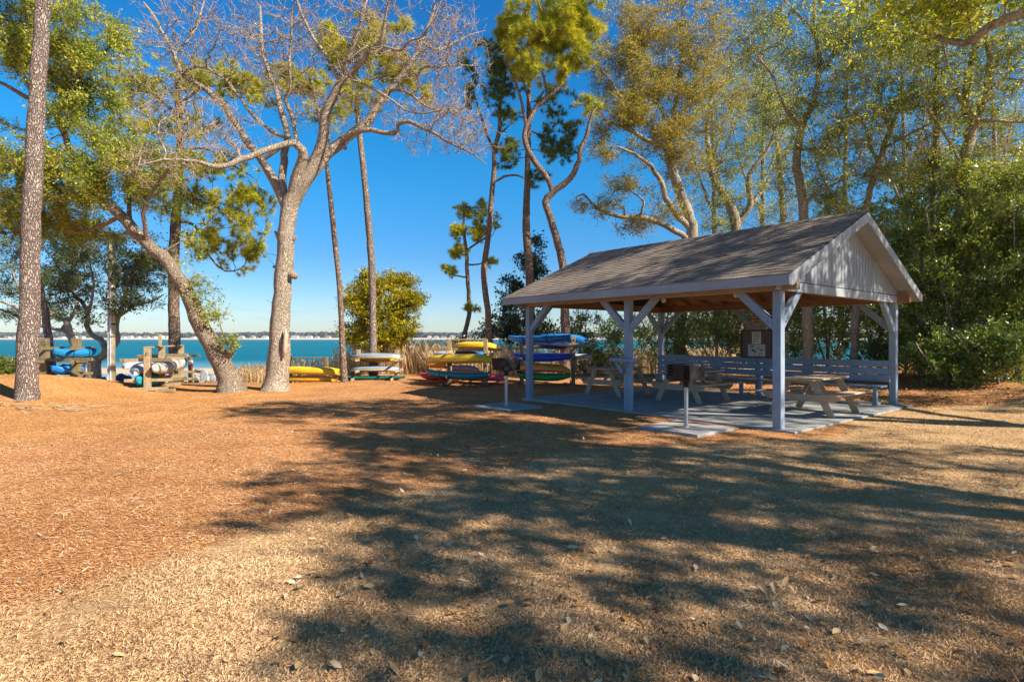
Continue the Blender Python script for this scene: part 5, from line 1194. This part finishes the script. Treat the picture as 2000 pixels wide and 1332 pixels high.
# tall thin background trees
BT = [(1400, 31, 150, 'thin background tree left of the mottled trunk, deep in the woods'), (1490, 33, 90, 'thin background tree behind the roof ridge, grey and half bare'), (1640, 29, 60, 'thin background tree just left of the gable peak'), (1775, 27, 40, 'thin background tree rising over the right rake board'),
      (1850, 29, 90, 'grey half bare background tree behind the ivy clad trunk'), (1960, 24, 120, 'thin background tree at the far right beyond the forked oak')]
for i, (px, d, top, lab) in enumerate(BT):
    rg_ = random.Random(400 + i); sx = rg_.uniform(-30, 30)
    tree('oak_tree', lab, 'tree', [dict(p=[(px, 740, 11), (px + sx * .3, 500, 10), (px + sx * .6, 300, 7), (px + sx, top, 3)], d=(d, d), okf=.35, w=.3), dict(p=[(px + sx * .5, 360, 6), (px + sx + 40, 260, 4), (px + sx + 60, top + 60, 2)], d=(d, d + .5)), dict(p=[(px + sx * .4, 420, 6), (px - 40, 330, 4), (px - 60, 240, 2)], d=(d, d - .5))],
         [(px + sx, top + 60, 70, 70, d, 1.8, 150), (px + 30, 260, 80, 70, d, 1.8, 150), (px - 30, 330, 80, 60, d, 1.8, 120), (px, 420, 80, 50, d, 1.5, 90)], 'leaf', gb, M['oakyellow'] if i % 2 else M['oakleaf'], seed=410 + i, leaves=9, rc=.5, size=.085, flare=.2, group='background trees of the right hand woods')
# low green plants at the far left
shrub(12, 17.3, 700, 60, 60, 260, 'bright green low bush at the left edge beyond the mound', 'green_leafcover', rd=.6, size=.09, leaves=36, rc=.22)
shrub(147, 19.0, 733, 30, 16, 261, 'small green plant under rack G', 'green_leafcover', rd=.3, size=.07, leaves=26, rc=.15)

# shade trees just outside the frame to the right
def wb(blobs, seed):
    rg_ = np.random.default_rng(seed); out = []
    for (x, y, z, rx, ry, rz_, n) in blobs:
        k = 0
        while k < n:
            v = rg_.normal(size=3); v /= np.linalg.norm(v); v *= rg_.random() ** (1 / 2.6); p = np.array([x, y, z]) + v * np.array([rx, ry, rz_])
            if mnoise.noise(Vector(p * .75)) < SHN: k += .34; continue
            out.append(p); k += 1
    return np.array(out)
SHN = -.13
e, s = tree('live_oak', 'great live oak just outside the picture on the right, shading the lawn', 'tree',
     [dict(w3=[(14.5, .5, 0, .42), (14.3, .6, 2.2, .36), (13.8, .8, 4.2, .32), (13.0, 1.2, 6.0, .26), (12.2, 1.5, 7.6, .18), (11.5, 1.6, 9.2, .10)], okf=.4, w=.4),
      dict(w3=[(13.8, .8, 4.2, .22), (12.2, 2.4, 6.4, .18), (10.6, 4.0, 7.6, .12), (9.0, 5.4, 8.2, .06)]), dict(w3=[(13.8, .8, 4.2, .2), (12.4, -1.0, 6.6, .16), (10.4, -2.4, 7.6, .1), (8.6, -3.2, 8.0, .05)]),
      dict(w3=[(13.4, 1.0, 5.0, .2), (15.6, 2.6, 6.8, .14), (17.4, 4.2, 7.8, .08)]), dict(w3=[(13.4, 1.0, 5.0, .18), (15.8, -.8, 7.0, .12), (17.6, -2.0, 8.0, .06)])],
     None, 'leaf', gb, M['oakleaf'], seed=301, leaves=44, rc=.46, size=.13,
     worldblobs=wb([(9.5, 1.5, 8.3, 2.4, 2.6, 1.2, 220), (9.6, 4.5, 8.8, 2.4, 1.7, 1.0, 420), (12.3, 2.5, 9.0, 3.0, 3.0, 1.4, 280), (12.5, -2.0, 8.8, 3.4, 2.4, 1.4, 190), (16.5, 1.0, 8.8, 3.2, 3.6, 1.4, 180)], 1))
e, s = tree('oak_tree', 'tall oak just outside the picture, its limb reaching in at the upper right corner', 'tree',
     [dict(w3=[(15.8, 7.4, 0, .36), (15.6, 7.4, 2.6, .30), (15.2, 7.5, 4.8, .26), (14.6, 7.6, 6.6, .20), (13.4, 7.8, 8.2, .14), (12.4, 8.0, 9.8, .08)], okf=.4, w=.4),
      dict(w3=[(15.2, 7.5, 4.8, .17), (13.6, 9.2, 6.9, .14), (12.2, 10.8, 8.1, .12), (11.0, 12.6, 8.7, .10), (10.6, 13.4, 8.5, .08), (10.3, 14, 9.0, .05)]),
      dict(w3=[(14.6, 7.6, 6.6, .14), (11.6, 7.4, 8.4, .10), (9.0, 7.6, 9.6, .08), (7.2, 8.0, 10.2, .04)]), dict(w3=[(15, 7.5, 5.2, .14), (17, 9, 7.0, .10), (18.5, 10.5, 8.0, .06)])],
     None, 'leaf', gb, M['oakleaf'], seed=302, leaves=30, rc=.46, size=.13,
     worldblobs=wb([(8.0, 7.4, 9.9, 2.8, 2.2, 1.0, 300), (11.5, 8.0, 9.4, 2.8, 2.6, 1.3, 300), (12.0, 12.0, 9.8, 2.6, 2.4, 1.1, 260), (9.6, 13.6, 9.6, 1.8, 1.8, .9, 110), (15.8, 7.8, 9.0, 3.0, 3.2, 1.4, 150), (17.5, 11, 8.8, 3.0, 2.8, 1.3, 230), (20.8, 9.8, 9.0, 3.0, 2.6, 1.3, 190), (15.2, 13.6, 9.6, 2.2, 2.2, 1.0, 120), (14.4, 9.6, 8.8, 2.2, 1.8, 1.1, 70)], 2))

# ------------------------------------------------------------------ far woods and houses
def far_woods():
    rg = np.random.default_rng(77); C = []
    x = -2500.0
    while x < 2500:
        hgt = 8.5 + 7 * (mnoise.noise(Vector((x * .009, 0, 3))) + .5) + rg.random() * 2.5; wid = rg.uniform(8, 15); n = 110
        v = rg.normal(size=(n, 3)); v /= np.linalg.norm(v, axis=1)[:, None]
        C.append(np.array([x, FD + 85 + rg.random() * 60, 2 + hgt * .5]) + v * np.array([wid * .6, 8, hgt * .55]))
        x += wid * .30
    C = np.concatenate(C)
    m = leafmat('far_wood_foliage', [(.0, (.07, .085, .07)), (.5, (.13, .13, .10)), (1, (.22, .20, .16))], rough=.9, spec=.1, trans=.1)
    o = link('far_woods', leaf_mesh('far_woods', C, 4.2, .9, rg), m); tag(o, kind='stuff')
far_woods()
def far_houses():
    rg = random.Random(9); mw = simple('white_house_wall', (.74, .74, .74), (.62, .64, .66), .1, .8, .2, bmp=0); mt = simple('tan_house_wall', (.55, .48, .40), (.50, .44, .38), .1, .8, .2, bmp=0)
    mr = simple('grey_house_roof', (.22, .23, .25), (.32, .31, .30), .1, .8, .2, bmp=0); mwin = simple('house_window', (.05, .06, .08), None, 1, .3, .5, bmp=0)
    pxs = [12, 30, 118, 142, 158, 238, 252, 268, 283, 300, 312, 322, 376, 388, 470, 492, 516, 575, 592, 604, 618, 640, 838, 852, 866, 884, 905, 930, 1010, 1100, -60, -140, 1210]
    for i, px in enumerate(pxs):
        d = FD + 28 + rg.random() * 22; x = gx(px, d); w = rg.uniform(8, 16); h = rg.uniform(4.0, 6.5); dp = 10; z = 1.2
        e = empty('beach_house', (x, d, z), 0, 'tiny pale beach house in the row on the far shore', 'house', 'beach houses on the far shore')
        b = MB(); b.box(-w / 2, w / 2, 0, dp, -1, h); ml = mw if rg.random() < .75 else mt; b.build('wall', ml, e)
        b = MB(); r = h * .35; b.add([(-w / 2 - .5, -.5, h), (w / 2 + .5, -.5, h), (w / 2 + .5, dp + .5, h), (-w / 2 - .5, dp + .5, h), (-w / 4, dp / 2, h + r), (w / 4, dp / 2, h + r)], [(0, 1, 5, 4), (1, 2, 5), (2, 3, 4, 5), (3, 0, 4), (3, 2, 1, 0)]); b.build('roof', mr, e)
        for k in range(int(w // 3)):
            for zz in (1.0, h * .55):
                b = MB(); b.box(-w / 2 + 1 + k * 3, -w / 2 + 2.4 + k * 3, -.06, -.01, zz, zz + 1.5); b.build('window', mwin, e)
far_houses()

# ------------------------------------------------------------------ reeds, rocks
def reeds(name, blobs, m, seed):
    rg = np.random.default_rng(seed); V = []; F3 = []; off = 0; Vs = []; Fs = []
    for (pa, pb_, da, db, h, n) in blobs:
        d = rg.uniform(da, db, n); px = rg.uniform(pa, pb_, n); x = (px - 1000) * d / F
        keep = np.array([mnoise.noise(Vector((a * .8, c * .8, 4))) > -.25 for a, c in zip(x, d)]); x, d = x[keep], d[keep]; k = len(x)
        z = gz(x, d); hh = h * (.55 + .55 * rg.random(k)); lean = rg.normal(size=(k, 2)) * .13 + np.array([-.08, 0])
        p0 = np.stack([x, d, z], 1); p1 = p0 + np.stack([lean[:, 0] * hh * .5, lean[:, 1] * hh, hh * .6], 1); p2 = p0 + np.stack([lean[:, 0] * hh * 1.6, lean[:, 1] * hh * 1.4, hh], 1)
        a = rg.random(k) * math.pi; s_ = np.stack([np.cos(a), np.sin(a), 0 * a], 1) * (.007 + .008 * rg.random(k))[:, None]
        V = np.empty((k, 5, 3)); V[:, 0] = p0 - s_; V[:, 1] = p0 + s_; V[:, 2] = p1 + s_; V[:, 3] = p1 - s_; V[:, 4] = p2
        b_ = np.arange(k)[:, None] * 5 + off; Vs.append(V.reshape(-1, 3)); Fs.append((b_ + [[0, 1, 2, 3]], b_ + [[3, 2, 4]])); off += k * 5
        # plume at the tip
        sel = rg.random(k) < .35; q = p2[sel]; kk = len(q)
        pl = leaf_pl(q, rg); Vs.append(pl.reshape(-1, 3)); b_ = np.arange(kk)[:, None] * 4 + off; Fs.append((b_ + [[0, 1, 2, 3]], None)); off += kk * 4
    q4 = np.concatenate([f[0] for f in Fs]); t3 = np.concatenate([f[1] for f in Fs if f[1] is not None])
    o = link(name, mesh_arrays(name, np.concatenate(Vs), [q4, t3]), m); tag(o, kind='stuff')
def leaf_pl(q, rg):
    k = len(q); V = np.empty((k, 4, 3)); h = .10 + .12 * rg.random(k); w = .025 + .02 * rg.random(k); up = np.stack([rg.normal(size=k) * .05 - .03, rg.normal(size=k) * .03, h], 1)
    V[:, 0] = q - up * .4; V[:, 1] = q + up * .3 + np.stack([w, 0 * w, 0 * w], 1); V[:, 2] = q + up; V[:, 3] = q + up * .2 - np.stack([w, 0 * w, 0 * w], 1); return V
reeds('dry_reeds', [(665, 905, 25.5, 31, 1.35, 8500), (840, 1000, 24, 30, 1.15, 3600), (470, 560, 21.5, 26, .55, 1800), (560, 700, 25.5, 30, 1.15, 1700), (1000, 1450, 25, 31, 1.1, 5000)], M['reed'], 3)
def rock(px, py, d, s_, m, label, seed, fz=.8, group='rocks at the edge of the beach'):
    rg = random.Random(seed); bm_v = []; import bmesh
    bm = bmesh.new(); bmesh.ops.create_icosphere(bm, subdivisions=3, radius=1)
    for v in bm.verts:
        n_ = mnoise.noise(v.co * 1.1 + Vector((seed * 3.3, 0, 0))) * .5 + mnoise.noise(v.co * 2.6 + Vector((0, seed, 0))) * .2
        v.co *= (1 + n_); v.co.x *= s_ * rg.uniform(.9, 1.3); v.co.y *= s_; v.co.z *= s_ * fz
    me = bpy.data.meshes.new('rock'); bm.to_mesh(me); bm.free()
    p = W(px, py, d); o = link('rock', me, M[m], None, loc=(p[0], p[1], p[2]), rotz=rg.random() * 6); tag(o, label, 'rock', group)
RK = [(378, 740, 22.6, .30, 'rock', 'orange tan boulder against the banded piling'), (390, 731, 23.5, .30, 'rock', 'pale grey boulder right of the piling'), (408, 744, 22.8, .22, 'rock', 'low tan rock between the white pointed hulls'),
      (421, 741, 23.0, .26, 'rock', 'white grey rock behind the second pointed hull'), (472, 733, 23.5, .24, 'rock', 'white rock just right of the leaning trunk'), (480, 741, 23.5, .16, 'rock', 'small brown rock in the dry grass by the leaning trunk'),
      (492, 742, 23.8, .20, 'rock', 'tan rock in dry grass midway between the two big trunks'), (506, 740, 24, .16, 'rock', 'small pale rock in dry grass left of the bare oak')]
for i, (px, py, d, s_, m, lab) in enumerate(RK): rock(px, py, d, s_, m, lab, i + 3)
RB = [(198, 750, 21.6, .20, 'small blue grey rock left of the utility pole'), (208, 752, 21.6, .16, 'smallest blue grey rock beside the utility pole'), (226, 748, 21.6, .24, 'pointed blue grey rock right of the utility pole'), (239, 748, 21.6, .28, 'largest pointed blue grey rock between pole and rack F')]
for i, (px, py, d, s_, lab) in enumerate(RB): rock(px, py, d, s_, 'rockblue', lab, i + 30, fz=1.1, group='blue grey rocks by the pole')
def pointed_hull(px, pyt, pyb, d, wpx, label, seed):
    a = W(px, pyb, d); h = (pyb - pyt) * d / F; w = wpx * d / F
    o = hull('small_boat', h * 1.0, w, .22, M['sailwhite'], None, crown=.3, rocker=.4, p=1.8)
    o.location = (a[0], a[1], a[2] + h / 2); o.rotation_euler = (R(90 + seed * 11), R(-84 + seed * 3), 0); tag(o, label, 'small boat', 'small white boats on the beach')
pointed_hull(401, 721, 748, 22.3, 14, 'tallest small white boat stood on end among the pale rocks', 0)
pointed_hull(419, 732, 749, 22.3, 13, 'middle small white boat stood on end, with a thin mast', 1)
pointed_hull(432, 728, 749, 22.3, 12, 'small white boat touching the leaning oak trunk', 2)
p = W(419, 733, 22.3); b = MB(); b.tube([(0, 0, -.3), (0, 0, .26)], .016, 6); o = b.build('mast', M['sailwhite'], None, loc=tuple(p)); tag(o, 'thin white mast rising from the middle small boat', 'mast')

# ------------------------------------------------------------------ ground litter
def litter():
    rg = np.random.default_rng(12)
    def place(n, dmin, dmax, power, side=.95, xlim=None):
        u = rg.random(n); d = (dmin ** (1 - power) + u * (dmax ** (1 - power) - dmin ** (1 - power))) ** (1 / (1 - power)) if power != 1 else dmin * (dmax / dmin) ** u
        x = rg.uniform(-1, 1, n) * (d * side + 1.0); return x, d
    def off_slab(x, y, m=.1):
        dx, dy = x - PO[0], y - PO[1]; c, s_ = math.cos(-PA), math.sin(-PA); lx = dx * c - dy * s_; ly = dx * s_ + dy * c
        ok = ~((lx > -.17 - m) & (lx < LX + .34 + m) & (ly > -.13 - m) & (ly < LY + .2 + m))
        for (gxp, gd) in ((1340, 10.1), (989, 13.25)):
            ax, ay = x - gx(gxp, gd), y - gd; a_ = ax * c - ay * s_; b_ = ax * s_ + ay * c; ok &= ~((np.abs(a_) < .61) & (np.abs(b_) < .60))
        return ok
    def flat(name, x, y, ln, w, m, tilt=.25, ang=None, h=.012, curl=0.0, pts=4, kind='stuff', bend=.0):
        n = len(x); z = gz(x, y) + h * (.3 + rg.random(n)); a = rg.random(n) * 2 * math.pi if ang is None else ang
        d = np.stack([np.cos(a), np.sin(a), rg.normal(size=n) * tilt], 1); d /= np.linalg.norm(d, axis=1)[:, None]
        up = np.stack([rg.normal(size=n) * tilt, rg.normal(size=n) * tilt, np.ones(n)], 1); s_ = np.cross(d, up); s_ /= np.linalg.norm(s_, axis=1)[:, None]; nn = np.cross(s_, d)
        C = np.stack([x, y, z + np.abs(d[:, 2]) * ln * .4], 1); L_ = ln[:, None]; w_ = w[:, None]
        if pts == 4:
            V = np.empty((n, 4, 3)); V[:, 0] = C - d * L_ / 2 - s_ * w_ * .35; V[:, 1] = C - d * L_ * .4 + s_ * w_ / 2; V[:, 2] = C + d * L_ / 2 + s_ * w_ * .3; V[:, 3] = C + d * L_ * .42 - s_ * w_ / 2
            fs = [np.arange(n * 4).reshape(n, 4)]
        else:
            V = np.empty((n, 6, 3)); c_ = curl * w_
            V[:, 0] = C - d * L_ / 2 + nn * c_ * 1.2; V[:, 1] = C - d * L_ * .12 + s_ * w_ / 2 + nn * c_; V[:, 2] = C + d * L_ * .25 + s_ * w_ * .38 + nn * c_; V[:, 3] = C + d * L_ / 2; V[:, 4] = C + d * L_ * .25 - s_ * w_ * .38 + nn * c_; V[:, 5] = C - d * L_ * .12 - s_ * w_ / 2 + nn * c_
            b_ = np.arange(n)[:, None] * 6; fs = [b_ + [[0, 1, 2, 3]], b_ + [[0, 3, 4, 5]]]
        o = link(name, mesh_arrays(name, V.reshape(-1, 3), fs), m); tag(o, kind=kind); return o
    def isl(name, stops, rough=.9, trans=0):
        return leafmat(name, stops, rough=rough, spec=.12, trans=trans, tcol=(1, 1, 1))
    # wood chips of the mulch
    x, y = place(420000, 2.7, 24, 1.3, 1.0); mwt = mulch_w(x, y); swt = sand_w(x, y); k = (rg.random(len(x)) < mwt * 1.02) & (swt < .4) & off_slab(x, y, 0); x, y = x[k], y[k]; n = len(x)
    sc = 1 + y * .035
    flat('mulch_chips', x, y, (.012 + .028 * rg.random(n) ** 2) * sc, (.0024 + .0038 * rg.random(n)) * sc, isl('mulch_chip', [(.0, (.14, .055, .03)), (.22, (.36, .15, .065)), (.5, (.60, .285, .105)), (.8, (.78, .48, .25)), (1, (.88, .74, .56))]), ang=rg.normal(size=n) * .75 + .35, tilt=.22)
    # pale splinters
    x, y = place(3600, 2.7, 22, 1.1, 1.0); k = (mulch_w(x, y) > .4) & (sand_w(x, y) < .3) & off_slab(x, y, 0); x, y = x[k], y[k]; n = len(x)
    flat('pale_splinters', x, y, .03 + .07 * rg.random(n) ** 2 * (1 + y * .05), .005 + .006 * rg.random(n), isl('pale_splinter', [(0, (.55, .42, .30)), (1, (.80, .72, .62))]), ang=rg.normal(size=n) * .5 + .3, tilt=.12)
    # dry lawn
    x, y = place(760000, 2.3, 16, 1.55, 1.0); mwt = mulch_w(x, y); k = (rg.random(len(x)) < (1 - mwt * .9)) & off_slab(x, y, .0) & (rg.random(len(x)) < np.array([.55 + 1.2 * (mnoise.noise(Vector((a * 2.2, c * 2.2, 7))) + .3) for a, c in zip(x, y)])); x, y = x[k], y[k]; n = len(x)
    a = rg.random(n) * 2 * math.pi; ln = (.012 + .022 * rg.random(n)) * (1 + y * .06); el = .04 + rg.random(n) ** 3 * .8
    z = gz(x, y) + .001; p0 = np.stack([x, y, z], 1); dd = np.stack([np.cos(a) * np.cos(el), np.sin(a) * np.cos(el), np.sin(el)], 1)
    s_ = np.stack([-np.sin(a), np.cos(a), 0 * a], 1) * (.0005 + .0006 * rg.random(n) + y * .00018)[:, None]
    V = np.empty((n, 4, 3)); V[:, 0] = p0 - s_; V[:, 1] = p0 + s_; V[:, 2] = p0 + dd * ln[:, None] * .6 + s_ * .8 + [0, 0, .003]; V[:, 3] = p0 + dd * ln[:, None] + rg.normal(size=(n, 3)) * .004
    o = link('dry_grass', mesh_arrays('dry_grass', V.reshape(-1, 3), [np.arange(n * 4).reshape(n, 4)]), isl('dry_grass_blade', [(0, (.28, .155, .07)), (.35, (.56, .35, .175)), (.75, (.74, .51, .29)), (.93, (.82, .63, .40)), (1, (.36, .38, .10))], trans=.15)); tag(o, kind='stuff')
    # fallen leaves
    x, y = place(1500, 2.5, 20, 1.2, 1.0); k = off_slab(x, y, -.3) & (sand_w(x, y) < .3) & (rg.random(len(x)) < .25 + .75 * (x > -1.5)); x, y = x[k], y[k]; n = len(x)
    flat('fallen_leaves', x, y, .045 + .045 * rg.random(n), .018 + .02 * rg.random(n), isl('fallen_leaf', [(0, (.13, .05, .02)), (.35, (.36, .17, .05)), (.6, (.52, .38, .20)), (.85, (.62, .55, .42)), (1, (.20, .26, .06))], rough=.6), pts=6, curl=.35, tilt=.3, h=.014)
    # leaf litter under the right-hand thicket
    x = rg.uniform(7.5, 24, 9000); y = rg.uniform(11, 24, 9000); k = off_slab(x, y, .0) & (mulch_w(x, y) > .2); x, y = x[k], y[k]; n = len(x)
    flat('leaf_litter', x, y, .05 + .06 * rg.random(n), .025 + .03 * rg.random(n), isl('litter_leaf', [(0, (.13, .05, .02)), (.4, (.34, .16, .06)), (.8, (.50, .32, .16)), (1, (.60, .46, .30))], rough=.7), pts=6, curl=.3, tilt=.35, h=.02)
    # surface roots and twigs round the nearest pine
    b = MB(); rr = random.Random(4)
    for k in range(34):
        x, y = gx(60 + rr.uniform(-90, 110), 12.7) , 12.9 + rr.uniform(-1.1, .35); L_ = rr.uniform(.15, .6); a = rr.uniform(-.6, .6) + (math.pi if rr.random() < .3 else 0); pts = []
        for j in range(4):
            t = j / 3; xx = x + math.cos(a) * L_ * t; yy = y + math.sin(a) * L_ * t + rr.uniform(-.03, .03); pts.append((xx, yy, gzf(xx, yy) + .015 + rr.uniform(0, .05)))
        b.tube(pts, [.014, .012, .009, .004], 5)
    o = b.build('fallen_twigs', M['twig'], None); tag(o, kind='stuff')
litter()
# small plants of green in the lawn edge, blue scrap
p = W(1683, 812, 11.8); b = MB(); b.tube([(0, 0, 0), (.03, .02, .03), (.07, 0, .01)], [.02, .035, .01], 8); o = b.build('litter_scrap', M['k_blue'], None, loc=(p[0], p[1], gzf(p[0], p[1]) + .01)); tag(o, 'little crumpled blue scrap on the grass near the bench end', 'scrap')

# the air: faint haze over the bay
m = bpy.data.materials.new('thin_air'); m.use_nodes = True; nt = m.node_tree; nt.nodes.clear()
pv = nt.nodes.new('ShaderNodeVolumePrincipled'); pv.inputs['Color'].default_value = (.80, .88, .96, 1); pv.inputs['Density'].default_value = .00014; pv.inputs['Anisotropy'].default_value = .2
ou = nt.nodes.new('ShaderNodeOutputMaterial'); nt.links.new(pv.outputs[0], ou.inputs['Volume'])
b = MB(); b.box(-3600, 3600, -3600, 3600, -12, 26); o = b.build('haze', m); tag(o, kind='stuff')
